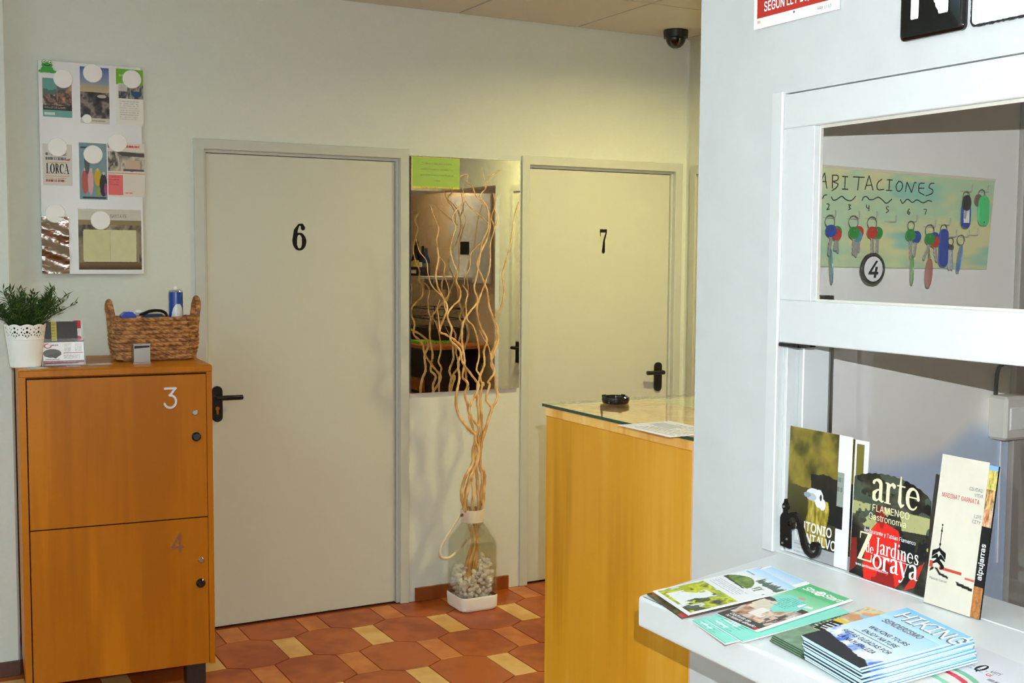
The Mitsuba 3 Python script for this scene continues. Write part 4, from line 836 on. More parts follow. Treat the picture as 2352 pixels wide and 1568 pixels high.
# leaflet shelf under the hatch
SHF = (1.1120, 1.0218); SHB = (P, 1.0600)
pr_ = sg.Polygon([(SHF[0], SHF[1] - .053), SHF, SHB, (P, 1.0)]).buffer(-.006).buffer(.006, quad_segs=4).union(sg.Polygon([(P - .05, 1.005), (P - .05, 1.0525), SHB, (P, 1.0)]))
SY1 = 1.597
sm = ext(pr_, SY1 + .5, frame((0, SY1, 0), (1, 0, 0), (0, 0, 1)))
k = thing('shelf', 'thick white leaflet shelf fixed under the hatch', 'shelf')
obj('board', sm, 'frame_white', k)
obj('end_crack', box(SHF[0] + .004, SHF[0] + .006, SY1 - .085, SY1 - .006, SHF[1] - .002, SHF[1] + .0006), 'black_gap', k)
for yb in (1.25, .35):
    obj('bracket', cat(box(P - .014, P, yb - .015, yb + .015, .82, 1.0), trimesh.convex.convex_hull(np.array([[x, y, z] for y in (yb - .012, yb + .012) for x, z in ((P - .01, .84), (P - .01, .87), (P - .2, .985), (P - .2, 1.0))]))), 'frame_white', k)

# ------------------------------------------------------------------ leaflets standing on the sill
def stand(y_left, y_right, xb, xt, z0, z1):
    """frame of an upright leaflet that faces the hallway: right is towards the camera"""
    return frame((xb, y_left, z0), (0, -1, 0), (xt - xb, 0, z1 - z0))
za = HZ0 + .003
# goat and straw leaflet, with its second copy behind
def straw(s, full=True):
    a = s.n(5, 6, 3)
    s.grad(0, .0, .80, 1, '#1a1c18', '#5f5828')
    col = np.stack([np.interp(a, [.2, .45, .6, .8], [lin(c)[k_] for c in ('#2e2c16', '#575220', '#76692a', '#8d7c30')]) for k_ in range(3)], -1)
    s.put((s.u < .80) & (s.v > .52 + .05 * s.n(4, 1, 6) ), col)
    s.put((s.u > .36 + .06 * s.n(2, 8, 2)) & (s.u < .80) & (s.v > .3) & (s.v < .66 - .1 * np.abs(s.u - .6) + .03 * s.n(12, 2, 5)), '#15161a', .92)
    s.ell(.45, .93, .06, .1, '#3a3a20', .5, .5)
    s.put((np.abs(s.u - .50 - .02 * np.sin(s.v * 20)) < .17) & (s.v > .12) & (s.v < .47) & (s.u < .78), np.stack([np.interp(s.n(30, 14, 8), [.25, .5, .75], [lin(c)[k_] for c in ('#6c5e1e', '#968430', '#bba850')]) for k_ in range(3)], -1))
    s.ell(.44, .50, .13, .05, '#d3d8dc').ell(.52, .48, .07, .07, '#e3e6e8').ell(.58, .44, .05, .045, '#e6e8ea').ell(.40, .48, .08, .03, '#aeb6bc').ell(.55, .49, .018, .025, '#30343a').ell(.33, .49, .06, .02, '#8a98a4')
    s.put((s.v < .2) & (s.u < .42 - s.v * .5), '#d9dde2', .8).put((s.v < .1) & (s.u < .8), '#c9ced4', .55)
    s.lines(.14, .01, .74, .10, 3, '#8a9096', .6)
    s.rect(.80, 0, 1, 1, '#dfe0e1')
y0, y1, z1 = 1.5987, 1.4464, 1.2896
s = Sheet(y0 - y1, z1 - za, .0011); straw(s)
s.rect(.80, .40, .90, .72, '#8a948c').rect(.80, .29, .90, .46, '#17181a').lines(.80, .55, .9, .7, 2, '#606a64')
M = stand(y0, y1, 1.433, 1.439, za, z1)
lk_ = leaflet('leaflet', s, M, 'upright leaflet with a goat on straw, printed ANTONIO MONTALVO, behind the iron hook', thick=.0015)
W_, H_ = s.w, s.h
for t, v in (('ANTONIO', .205), ('MONTALVO', .115)):
    obj('lettering', lettering(t, H_ * .072, W_ * .14, H_ * v, .0016, M, True, squeeze=.86 if t == 'ANTONIO' else .80), 'ink_white', lk_)
s = Sheet(y0 - y1, z1 - za - .004, .0014); straw(s)
s.c[s.u < .86] = s.c[s.u < .86]
s.rect(.80, 0, 1, 1, '#dfe0e1').grad(.83, .0, .94, .97, '#2c3018', '#6e682c').put((s.u > .83) & (s.u < .94) & (s.v > .55) & (s.v < .97), '#6e662c').put((s.u > .83) & (s.u < .94) & (s.v > .2) & (s.v < .55), '#20241c')
leaflet('leaflet', s, stand(y0 - .030, y1 - .030, 1.440, 1.446, za, z1 - .004), 'second copy of the goat leaflet, showing its white edge beside the flamenco fan', thick=.0015)
# flamenco fan
yl, yr, zb_, zt_ = 1.4334, 1.2705, za - .001, 1.2404
fan_top = lambda u: .74 + .26 * np.sqrt(np.clip(1 - ((u - .44) / .62) ** 2, 0, 1)) + .004 * np.sin(u * 75)
fan_bot = lambda u: .035 * (np.abs(u - .45) ** .7) + .006 * np.sin(u * 18) - .010
s = Sheet(yl - yr, zt_ - zb_, .0009, '#15130f', fan_bot, fan_top)
s.photo(0, 0, 1, 1.1, ['#0c0b0a', '#17150f', '#2c2a20', '#4a4a3c', '#20201a'], 5, 7, 3)
s.put((s.v > .55) & (s.v < 1) & (s.n(4, 6, 9) > .52), '#4f5a4c', .6)
s.put((s.v > .46) & (s.v < .70) & (s.n(7, 6, 4) > .47), '#b3b27a', .75).put((s.v > .3) & (s.v < .5) & (s.u > .84) & (s.n(6, 5, 2) > .42), '#c2b468', .8)
s.poly([(.18, .12), (.22, .42), (.33, .54), (.42, .57), (.62, .52), (.66, .44), (.64, .34), (.74, .3), (.72, .1), (.62, .0), (.2, 0)], '#d5231a', .95)
s.poly([(.0, .02), (.1, .1), (.08, .36), (.0, .34)], '#7c1c18', .9).poly([(.72, .0), (.9, .26), (.96, .3), (.86, .06)], '#c02a1c', .9).put((s.v < .22) & (s.u > .3) & (s.u < .72) & (s.n(6, 8, 7) > .5), '#6c1210', .8)
s.poly([(.63, .53), (.98, .55), (.98, .32), (.78, .28), (.66, .36)], '#121215', .95).ell(.36, .64, .06, .07, '#5a1a14', .9).ell(.40, .60, .04, .1, '#8a1c14', .8)
M = stand(yl, yr, 1.4255, 1.433, zb_, zt_)
fk_ = leaflet('leaflet', s, M, 'fan shaped black and red flamenco leaflet printed arte and Jardines de Zoraya', thick=.0008)
FW, FH = s.w, s.h
def ser(t, h, x, y, col, squeeze=.8):
    g, _ = serif_text(t, h, squeeze)
    obj('lettering', ext(affinity.translate(g, x, y), .0001, M, .0009), col, fk_)
ser('arte', FH * .31, FW * .24, FH * .74, 'ink_cream', .86)
ser('Z', FH * .27, FW * .10, FH * .165, 'ink_cream', 1.0)
ser('Jardines', FH * .145, FW * .33, FH * .265, 'ink_white', .82)
ser('de', FH * .095, FW * .21, FH * .25, 'ink_white', .8)
ser('oraya', FH * .20, FW * .31, FH * .125, 'ink_white', .92)
for t, h, x, y, c, sq in (('FLAMENCO', .062, .26, .645, 'ink_cream', .95), ('Gastronomía', .058, .22, .565, 'ink_cream', .95), ('Restaurante y Tablao Flamenco', .036, .17, .435, 'ink_white', .84), ('www.jardinesdezoraya.com', .026, .08, .105, 'ink_white', .86)):
    obj('lettering', lettering(t, FH * h, FW * x, FH * y, .0009, M, squeeze=sq), c, fk_)
obj('rule', ext(sg.box(FW * .34, FH * .248, FW * .84, FH * .251), .0001, M, .0009), 'ink_white', fk_)
# cream leaflet of the moorish town with a photo leaflet behind it
yl, yr = 1.2611, 1.1742
zb_, zt_ = za - .002, 1.2916
s = Sheet((yl - yr) * 1.0, zt_ - zb_, .0011, '#cbc5b6'); s.c *= (.93 + .12 * s.n(3, 6, 5)[..., None])
s.put((s.n(9, 3, 6) > .62) & (s.u > .45) & (s.u < .8) & (s.v > .3) & (s.v < .62), '#d6bf9a', .5)
for a_, b_, c_, d_, col in ((.02, .245, .09, .285, '#b5402e'), (.06, .225, .1, .265, '#b5402e'), (.24, .245, .72, .262, '#b5402e'), (.80, .225, 1, .24, '#c05a44')): s.rect(a_, b_, c_, d_, col)
s.poly([(.04, .23), (.12, .25), (.12, .235), (.05, .215)], '#1c1a18').poly([(.14, .245), (.2, .25), (.27, .222), (.46, .21), (.46, .195), (.26, .205)], '#1c1a18').poly([(.62, .195), (.98, .18), (.98, .16), (.66, .172)], '#1c1a18')
M = stand(yl, yr, 1.412, 1.444, zb_, zt_)
ck_ = leaflet('leaflet', s, M, 'tall cream leaflet printed MADINAT GARNATA with a black ornament', thick=.0012)
CW, CH = s.w, s.h
orn = unary_union([stroke([(.0, .52), (.0, .36)], .0035), sg.Point(0, .535).buffer(.007), sg.Point(0, .495).buffer(.008), sg.Point(0, .405).buffer(.009), wstroke([(0, .38), (.018, .36), (.05, .345), (.062, .32)], [.004, .012, .016, .005]), wstroke([(0, .38), (-.018, .36), (-.05, .345), (-.062, .32)], [.004, .012, .016, .005]), wstroke([(-.06, .305), (-.02, .325), (0, .30), (.02, .325), (.06, .305)], [.006, .014, .009, .014, .006]), wstroke([(-.045, .275), (-.01, .295), (.02, .285), (.05, .262), (.03, .245)], [.006, .012, .013, .014, .005])])
obj('ornament', ext(affinity.translate(affinity.scale(orn, CH * .85, CH, origin=(0, 0)), CW * .20, 0), .0001, M, .0013), 'ink_black', ck_)
for t, h, x, y, c, sq in (('CIUDAD', .022, .66, .80, 'ink_grey', .9), ('VIDA', .022, .78, .765, 'ink_grey', .9), ('MADINAT GARNATA', .030, .10, .72, 'ink_red', .74), ('LIFE', .022, .83, .63, 'ink_grey', .9), ('CITY', .022, .80, .595, 'ink_grey', .9), ('Plaza del Carmen', .016, .06, .165, 'ink_grey', .8)):
    obj('lettering', lettering(t, CH * h, CW * x, CH * y, .0013, M, squeeze=sq), c, ck_)
yl2, yr2 = 1.1775, 1.1587
wd = .10
s = Sheet(wd, zt_ - zb_ - .004, .0011, '#121214')
ua = 1 - (yl2 - yr2) / wd * 1.02
s.photo(ua, .80, 1, 1, ['#3a5a30', '#a8a040', '#d8c070', '#7a8a4a', '#c07a40'], 40, 22, 3).rect(0, .97, 1, 1, '#7aa4d4').photo(ua, .71, 1, .84, ['#c05a2a', '#d8b070', '#6a4a2a', '#e0d0b0'], 40, 20, 5).photo(ua, .60, 1, .71, ['#2a2420', '#b06a40', '#d0b090', '#4a5a60'], 40, 20, 8).photo(ua, 0, 1, .20, ['#6a3a1c', '#b8773f', '#8a5a34', '#d09a64'], 60, 40, 11)
M2 = frame((1.416, yr2 + wd, zb_), (0, -1, 0), (.031, 0, zt_ - zb_ - .004))
pk2 = leaflet('leaflet', s, M2, 'dark photo leaflet peeking out behind the cream leaflet', thick=.003)
obj('lettering', lettering('alpujarras', wd * .085, wd * .95, s.h * .245, .0031, M2, True, spin=90, squeeze=1.0), 'ink_white', pk2)

# iron scroll hook at the hatch jamb
kx = P - .012
hk_ = thing('iron_hook', 'black wrought iron scroll hook at the left jamb of the hatch', 'hook')
yz = lambda L: [(-p[1], p[2]) for p in L]
IM = frame((kx, 0, 0), (0, -1, 0), (0, 0, 1))
plate = sg.Polygon(yz([(1.4080, 1.5830, 1.0796), (1.4080, 1.5847, 1.1296), (1.4080, 1.5822, 1.1347), (1.4080, 1.5797, 1.1375), (1.4080, 1.5644, 1.1383), (1.4080, 1.5617, 1.1365), (1.4080, 1.5597, 1.0779)])).buffer(.0008)
fin = unary_union([stroke(yz([(1.4080, 1.5736, 1.1364), (1.4080, 1.5751, 1.1423), (1.4080, 1.5738, 1.1621)]), .0045, .0022), sg.Point(*yz([(1.4080, 1.5738, 1.1506)])[0]).buffer(.0072).difference(sg.Point(*yz([(1.4080, 1.5741, 1.1501)])[0]).buffer(.0022))])
scr = [(a_, b_) for a_, b_ in yz(smooth_path([(1.4080, 1.5663, 1.1269), (1.4080, 1.5584, 1.1372), (1.4080, 1.5471, 1.1410), (1.4080, 1.5388, 1.1347), (1.4080, 1.5336, 1.1245), (1.4080, 1.5266, 1.1079), (1.4080, 1.5213, 1.0933), (1.4080, 1.5139, 1.0837), (1.4080, 1.5018, 1.0786), (1.4080, 1.4910, 1.0844), (1.4080, 1.4867, 1.0943), (1.4080, 1.4907, 1.1001), (1.4080, 1.4988, 1.0994), (1.4080, 1.5023, 1.0935), (1.4080, 1.5003, 1.0908)], 5))]
curl = yz(smooth_path([(1.4080, 1.5637, 1.1171), (1.4080, 1.5583, 1.1144), (1.4080, 1.5519, 1.1180), (1.4080, 1.5507, 1.1232)], 5))
obj('plate', ext(unary_union([plate, fin]), .005, IM, -.003), 'iron_black', hk_)
obj('scroll', ext(unary_union([wstroke(scr, [.0045, .0042, .0062, .0042, .0042, .0028]), wstroke(curl, [.004, .0028])]), .006, IM, -.001), 'iron_black', hk_)
for p_ in [(1.4080, 1.5778, 1.0842), (1.4080, 1.5668, 1.0935), (1.4080, 1.5761, 1.1502)]:
    obj('screw', disc((kx - .002, p_[1], p_[2]), .0022, .0012, 0, 12), 'chrome', hk_)

# ------------------------------------------------------------------ leaflets lying on the shelf
def lying(TL, TR, BL):
    TL, TR, BL = (np.array(a_) for a_ in (TL, TR, BL))
    M = frame(BL, TR - TL, TL - BL); V = M[:3, 1]
    return M, float(np.linalg.norm(TR - TL)), float((TL - BL) @ V)
def quad(cr_tl, cr_tr, cr_bl): return lying(cr_tl, cr_tr, cr_bl)
# olive and red leaflet under the white folder
M, w, h = lying((1.3385, 1.5481, 1.0514), (1.3165, 1.4211, 1.0487), (1.1234, 1.5907, 1.0247))
s = Sheet(w, h, .0015, '#4c4636'); s.photo(0, 0, 1, 1, ['#2c2a22', '#6a6a3c', '#4a3c34', '#5a4a3c'], 6, 12, 4).rect(0, .04, .1, .11, '#c02a2c').rect(0, .5, .1, .58, '#b83038').rect(.86, .0, 1, .18, '#b8484c', 1).rect(.86, .2, 1, .32, '#4a3a36').rect(.86, .72, 1, 1, '#b0505a').rect(.86, .12, 1, .2, '#b8484c').rect(.0, .0, .07, .04, '#3a3020')
s.rect(.0, .86, .12, .93, '#c03030')
leaflet('leaflet', s, M, 'olive and red leaflet showing around the white folder at the shelf end', thick=.002)
# second white folder with blue sky
M, w, h = lying((1.3487, 1.5326, 1.0552), (1.3379, 1.4247, 1.0538), (1.2223, 1.5564, 1.0395))
s = Sheet(w, h, .0013, '#eceef0').grad(.05, .70, .92, .99, '#dfe6ec', '#a8d0f0')
s.put((s.v > .74 + .13 * s.n(9, 1, 3)) & False, '#000000')
s.put((s.v < .70 + .20 * (s.n(14, 2, 4) - .35)) & (s.v > .66) & (s.u > .3) & (s.u < .92), '#46564a', .9)
leaflet('leaflet', s, M, 'white folder with blue sky and dark trees, partly under the other folder', thick=.0025)
# white folder with two photos
M, w, h = lying((1.3224, 1.5477, 1.0560), (1.3013, 1.4229, 1.0533), (1.1278, 1.5796, 1.0318))
s = Sheet(w, h, .0011, '#e0e1e2')
s.photo(.04, .03, .96, .46, ['#20241c', '#4a4c44', '#dfe2e4', '#8a9a30', '#c2c83c', '#3a4030', '#5c6470'], 5, 6, 21)
s.put((s.n(4, 7, 13) > .50) & (s.u > .2) & (s.u < .8) & (s.v > .06) & (s.v < .38), '#e4e8ec', .9).put((s.n(5, 6, 31) > .52) & (s.u > .04) & (s.u < .5) & (s.v > .22) & (s.v < .45), '#a3b02c', .9).put((s.n(6, 8, 41) > .53) & (s.u > .55) & (s.u < .96) & (s.v > .03) & (s.v < .4), '#3c4436', .9)
s.lines(.08, .50, .9, .62, 5, '#a9a7b6', .7)
s.rect(.0, .66, 1, 1, '#e6e8e8').grad(.0, .84, 1, 1, '#dfe8ee', '#a9d2f2')
s.put((s.v > .66) & (s.v < .69 + .13 * np.sin(np.clip((s.u - .02) / .62, 0, 1) * math.pi) ** .7) & (s.u > .02) & (s.u < .64), np.stack([np.interp(s.n(14, 14, 3), [.3, .7], [lin(c)[k_] for c in ('#4c6a22', '#7c9244')]) for k_ in range(3)], -1))
s.put((s.v > .78 + .06 * s.n(20, 2, 3)) & (s.v < .80 + .16 * s.n(26, 3, 5)) & (s.u > .45) & (s.u < 1), '#3f5240', .95).put((s.v > .68) & (s.v < .78) & (s.u > .66) & (s.n(16, 10, 6) > .5), '#6a7258', .9).poly([(0, .66), (.02, .72), (.12, .68), (.6, .655), (.6, .64)], '#3a4028').lines(.05, .86, .3, .9, 1, '#5a6070')
s.rect(0, 0, .03, 1, '#dfe0e1').rect(.97, 0, 1, 1, '#dfe0e1')
leaflet('leaflet', s, M, 'white folder with a garden photo and a cypress photo on top of the shelf end', thick=.002)
# teal leaflets: back side up, and the green headed one on top
def teal_back(s):
    s.put(s.u >= 0, '#86d2c0'); s.c *= (.95 + .1 * s.n(5, 5, 2)[..., None])
    s.rect(.12, .10, .48, .18, '#d6efe8').rect(.10, .03, .42, .07, '#cdebe4').lines(.1, .02, .72, .22, 6, '#5aa898', .8).rect(0, 0, 1, .015, '#5fc0aa')
M, w, h = lying((1.2867, 1.3852, 1.0455), (1.2678, 1.2794, 1.0432), (1.1050, 1.4427, 1.0230)); s = Sheet(w, h, .0015); teal_back(s)
leaflet('leaflet', s, M, 'teal leaflet with white boxes, lowest at the front of the shelf', thick=.0018)
M, w, h = lying((1.3061, 1.3893, 1.0509), (1.2920, 1.2868, 1.0492), (1.1182, 1.4221, 1.0276)); s = Sheet(w, h, .0015); teal_back(s)
leaflet('leaflet', s, M, 'teal leaflet directly under the green headed leaflet', thick=.0018)
M, w, h = lying((1.3280, 1.3948, 1.0577), (1.3259, 1.2954, 1.0574), (1.1409, 1.4275, 1.0345))
s = Sheet(w, h, .0009, '#eef2ee')
s.rect(0, .80, .93, 1, '#58b47a').grad(0, .55, .93, .80, '#9fd8b8', '#74c290')
s.put((s.v < .56) & (s.u < .93), '#4a3c38').photo(0, .0, .93, .5, ['#2c2422', '#5a4a44', '#cfc4b8', '#b08468', '#4a3c38', '#e2d8d0'], 5, 7, 17)
s.put((s.u < .46) & (s.v > .30) & (s.v < .46 + .2 * s.n(3, 2, 7)), '#d9d2be', .85).poly([(.0, .12), (.93, .12), (.93, .0), (0, 0)], '#413b39').poly([(.05, .58), (.12, .70), (.40, .72), (.74, .62), (.78, .50), (.55, .36), (.4, .38), (.3, .52)], '#7fcfc0').lines(.2, .46, .66, .68, 8, '#4ea498', .8).rect(0, .30, .04, .36, '#b03a34').rect(.86, .0, .93, .05, '#b03a34')
s.put((s.u > .45) & (s.u < .8) & (s.v > .14) & (s.v < .3) & (s.n(8, 9, 5) > .47), '#d5b49c', .9).put((s.u > .3) & (s.u < .6) & (s.v > .2) & (s.v < .36) & (s.n(6, 6, 25) > .45), '#e2ddd6', .9)
s.ell(.42, .72, .07, .025, '#c49a92').poly([(.60, .585), (.68, .57), (.66, .66), (.62, .66)], '#e8f4ec').poly([(.7, .6), (.86, .62), (.84, .65), (.72, .64)], '#dff0e6').rect(.05, .805, .9, .812, '#8fd0a4')
gk_ = leaflet('leaflet', s, M, 'leaflet with a green heading and a dark photo, in the middle of the shelf', thick=.001)
for t, x, c_ in (('Shoe', .07, 1), ('Start', .53, 1)): obj('lettering', lettering(t, h * .07, w * x, h * .875, .0011, M, True, slant=.25, squeeze=.92), 'ink_white', gk_)
obj('ring_mark', ext(affinity.translate(sg.Point(0, 0).buffer(h * .048).difference(sg.Point(0, 0).buffer(h * .028)).union(sg.Point(0, 0).buffer(h * .012)), w * .455, h * .905), .0001, M, .0011), 'ink_white', gk_)
for t, y in (('Disfruta de', .075), ('tu futuro diseño', .03)): obj('lettering', lettering(t, h * .036, w * .14, h * y, .0011, M, slant=.25), 'ink_white', gk_)
# green magazine under the hiking booklets
M, w, h = lying((1.2790, 1.2889, 1.0445), (1.2583, 1.0776, 1.0420), (1.1417, 1.3037, 1.0275))
s = Sheet(w, h, .0016, '#3c4c3c'); s.photo(0, 0, 1, 1, ['#20281f', '#3c4e3a', '#6a8a66', '#2a2a2c', '#8ca08a'], 7, 6, 14).rect(0, 0, .35, .45, '#7e9c80', .7).lines(.02, .45, .12, .9, 9, '#c8d4c0', .9)
for i in range(4):
    MM = M.copy(); MM[:3, 3] += M[:3, 2] * .0022 * i + M[:3, 1] * .002 * i
    leaflet('magazine', s, MM, ['dark green magazine lowest in the pile under the hiking booklets', 'dark green magazine second from the bottom under the hiking booklets', 'dark green magazine third from the bottom under the hiking booklets', 'dark green magazine directly under the hiking booklets'][i], 'magazine', .0018, group='dark green magazines under the hiking booklets')
# leaflet with a lying figure
M, w, h = lying((1.3187, 1.2745, 1.0590), (1.3223, 1.2061, 1.0595), (1.2037, 1.2800, 1.0448))
s = Sheet(w, h, .0011, '#d8c8a0'); s.photo(0, .0, 1, 1, ['#7a90a0', '#d8c8a0', '#b8966a', '#c8d0d0'], 4, 5, 6).rect(0, 0, 1, .34, '#1c1c1c').lines(.05, .04, .95, .3, 4, '#e0e0e0', .9).rect(.0, .34, 1, .44, '#d8b840')
s.ell(.45, .62, .42, .10, '#c69068', 1).ell(.5, .78, .32, .07, '#cf9c74').ell(.72, .88, .1, .06, '#7a4630').ell(.55, .7, .3, .06, '#8fb6d0')
leaflet('leaflet', s, M, 'beach leaflet with a lying figure, left of the hiking booklets', thick=.001)
# pile of hiking booklets
TLh, TRh, BLh = (1.3144, 1.1863, 1.0771), (1.2945, 1.0538, 1.0747), (1.1390, 1.2325, 1.0554)
M, w, h = lying(TLh, TRh, BLh)
def hike(s):
    s.grad(0, 0, 1, 1, '#dde2ec', '#86c4e8').grad(0, .72, 1, 1, '#b4d8ec', '#78bce6')
    s.put(s.v < .22 - .14 * s.u + .05 * s.n(7, 2, 3), '#23242a').put((s.v < .36 - .20 * s.u + .10 * (s.n(9, 6, 8) - .4)) & (s.v > .20 - .14 * s.u + .05 * s.n(7, 2, 3)), np.stack([np.interp(s.n(10, 9, 2), [.3, .5, .7], [lin(c)[k_] for c in ('#4a70c8', '#b4c4e8', '#eef2f8')]) for k_ in range(3)], -1))
    s.rect(.1, .715, .95, .72, '#9ab0c0')
NB = 9
th = .0031
for i in range(NB):
    s = Sheet(w, h, .0010 if i == NB - 1 else .004, '#bfe0f4'); hike(s)
    d_ = NB - 1 - i
    MM = M.copy(); MM[:3, 3] += -M[:3, 2] * th * d_ + M[:3, 0] * (.0022 * d_ + .0016 * math.sin(i * 2.3)) - M[:3, 1] * (.0012 * d_ + .0012 * math.sin(i * 1.7))
    bkk_ = leaflet('booklet', s, MM, ('light blue HIKING booklet lying on top of the pile' if d_ == 0 else 'light blue hiking booklet, %s below the top one of the pile' % ('first', 'second', 'third', 'fourth', 'fifth', 'sixth', 'seventh', 'eighth')[d_ - 1]), 'booklet', th * .82, group='light blue hiking booklets in a pile')
    if d_: obj('cover_edge', ext(sg.box(w * .3, 0, w, h).difference(sg.box(w * .3 - 1, -1, w - .0008, h - .0008)), .0006, MM, th * .8), 'disc_blue', bkk_)
hh = th * .82 + .0001
obj('lettering', lettering('HIKING', h * .15, w * .10, h * .79, hh, M, True, squeeze=.92), 'ink_grey', bkk_)
obj('lettering', lettering('HIKING', h * .15, w * .09, h * .797, hh + .0002, M, False, squeeze=.955), 'ink_white', bkk_)
obj('lettering', lettering('SENDERISMO', h * .062, w * .13, h * .66, hh, M, True, squeeze=.8), 'ink_grey', bkk_)
for t, x, y in (('WALKING TOURS', .20, .50), ('ENJOY NATURE', .24, .415), ('RUTAS GUIADAS POR', .12, .30), ('LA NATURALEZA', .20, .215)):
    obj('lettering', lettering(t, h * .046, w * x, h * y, hh, M, squeeze=.84), 'ink_black', bkk_)
obj('rule', ext(sg.box(w * .16, h * .385, w * .8, h * .389), .0001, M, hh), 'ink_black', bkk_)
# poster sheet with a big Q at the near end of the shelf
M, w, h = lying((1.3381, 1.1060, 1.0511), (1.3219, 0.8807, 1.0490), (1.1545, 1.1090, 1.0283))
s = Sheet(w, h, .0012, '#c6c7cc')
for r_, c in ((.62, '#6fa884'), (.56, '#c03340'), (.46, '#7fb894'), (.40, '#c6c7cc')):
    s.put(np.hypot((s.u - .16) / .9, (s.v + .16) * h / w) < r_, c); s.put(np.hypot((s.u - .16) / .9, (s.v + .16) * h / w) < r_ - .035, '#cfc8be')
s.lines(.04, .66, .34, .74, 2, '#70707a').lines(.36, .60, .80, .66, 1, '#70707a')
qk = leaflet('poster', s, M, 'pale sheet with a large black Q beside the hiking booklets', 'poster', .0006)
g, _ = serif_text('Q', .022, .8); qo = np.linalg.inv(M) @ np.r_[(1.2763, 1.0500, 1.0436), 1.0]
obj('lettering', ext(affinity.translate(g, qo[0] - .004, qo[1] - .002), .0001, M, .0007), 'ink_black', qk)
for t, dx, dy, sz, c in (('uiri', .017, .008, .008, 'ink_grey'), ('ui', .019, -.003, .008, 'ink_red'), ('Teatro del', .045, -.016, .006, 'ink_black'), ('de Granada', .045, -.026, .006, 'ink_black')):
    obj('lettering', lettering(t, sz, qo[0] + dx, qo[1] + dy, .0007, M), c, qk)

# ------------------------------------------------------------------ signs above the hatch
rx = P - .003
y_l, y_r, z_b = 1.6954, 1.4818, 2.0011
k = thing('red_sign', 'red and white no smoking sign high on the white wall', 'sign')
SW, SH_ = y_l - y_r, .16
M = frame((rx, y_l, z_b), (0, -1, 0), (0, 0, 1))
obj('plate', ext(sg.box(0, 0, SW, SH_), .0028, M), 'white_plastic', k)
obj('red_field', ext(sg.box(.009, .0185, SW - .009, SH_ - .009), .0002, M, .0028), 'ink_red', k)
obj('lettering', lettering('SEGUN LEY 28/2005', .0165, SW / 2, .0285, .0031, M, True, squeeze=.70, center=True), 'ink_white', k)
obj('lettering', lettering('FUMAR', .045, SW / 2, .054, .0031, M, True, squeeze=.95, center=True), 'ink_white', k)
obj('lettering', lettering('PROHIBIDO', .024, SW / 2, .112, .0031, M, True, squeeze=.85, center=True), 'ink_white', k)
obj('lettering', lettering('NRB 1113', .005, SW - .05, .0065, .0029, M), 'ink_grey', k)
obj('lettering', lettering('RS', .005, .010, .009, .0029, M), 'ink_red', k)
for py in (.0065,): obj('nail', disc((rx - .0028, y_l - SW * .5, z_b + .014), .002, .001, 0, 10), 'steel', k)
# enamel letter tiles
def enamel(name, label, ya, yb, zb, col, letter, rim):
    k = thing(name, label, 'sign')
    w_, h_ = ya - yb, .155
    M = frame((P, ya, zb), (0, -1, 0), (0, 0, 1))
    base = affinity.translate(rrect(w_, h_, .008), w_ / 2, h_ / 2)
    rr_ = lambda ins, z: [np.c_[np.array(affinity.translate(rrect(w_ - 2 * ins, h_ - 2 * ins, max(.008 - ins * .5, .002)), w_ / 2, h_ / 2).exterior.coords)[:-1], np.full(28, z)]]
    lv = [rr_(0, .001)[0], rr_(0, .006)[0], rr_(.0025, .0095)[0], rr_(.007, .011)[0]]
    n_ = len(lv[0]); v_ = np.vstack(lv + [[[w_ / 2, h_ / 2, .0125]]]); f_ = []
    for a_ in range(3):
        for b_ in range(n_):
            c_ = (b_ + 1) % n_; f_ += [[a_ * n_ + b_, a_ * n_ + c_, (a_ + 1) * n_ + c_], [a_ * n_ + b_, (a_ + 1) * n_ + c_, (a_ + 1) * n_ + b_]]
    f_ += [[3 * n_ + b_, 3 * n_ + (b_ + 1) % n_, 4 * n_] for b_ in range(n_)]
    m = trimesh.Trimesh(v_, f_, process=False); m.apply_transform(M)
    obj('plate', m, col, k, smooth=35)
    if rim:
        e = np.array(affinity.translate(rrect(w_ - .001, h_ - .001, .0078), w_ / 2, h_ / 2).exterior.coords); ls = sg.LinearRing(e)
        P_ = [ls.interpolate(t, normalized=True).coords[0] for t in np.linspace(0, 1, 260)[:-1]]
        rnd = np.random.RandomState(3); rad = .0011 + .0016 * meshkit.noise(np.c_[np.arange(259) * .9, np.zeros(259), np.zeros(259)])
        tb = tube(np.c_[np.array(P_), np.full(259, .0072)], rad, 6, True); tb.apply_transform(M); obj('chipped_rim', tb, 'black_paint', k)
    if letter: obj('lettering', lettering(letter, .105, w_ / 2, .032, .0128, M, True, squeeze=.80, center=True), 'ink_white', k)
    obj('screw', disc((P - .0125, ya - w_ / 2, zb + h_ - .015), .003, .0015, 0, 12), 'steel', k)
mat('enamel_black', '#0a0a0b', .12, spec=.6)
mat('enamel_white', '#eceef0', .15, spec=.6)
enamel('letter_tile', 'black enamel tile with a white letter N above the hatch', 1.3452, 1.2220, 1.9255, 'enamel_black', 'N', False)
enamel('letter_tile', 'white enamel tile with chipped dark rim right of the N tile', 1.2095, 1.2095 - .125, 1.9267, 'enamel_white', None, True)

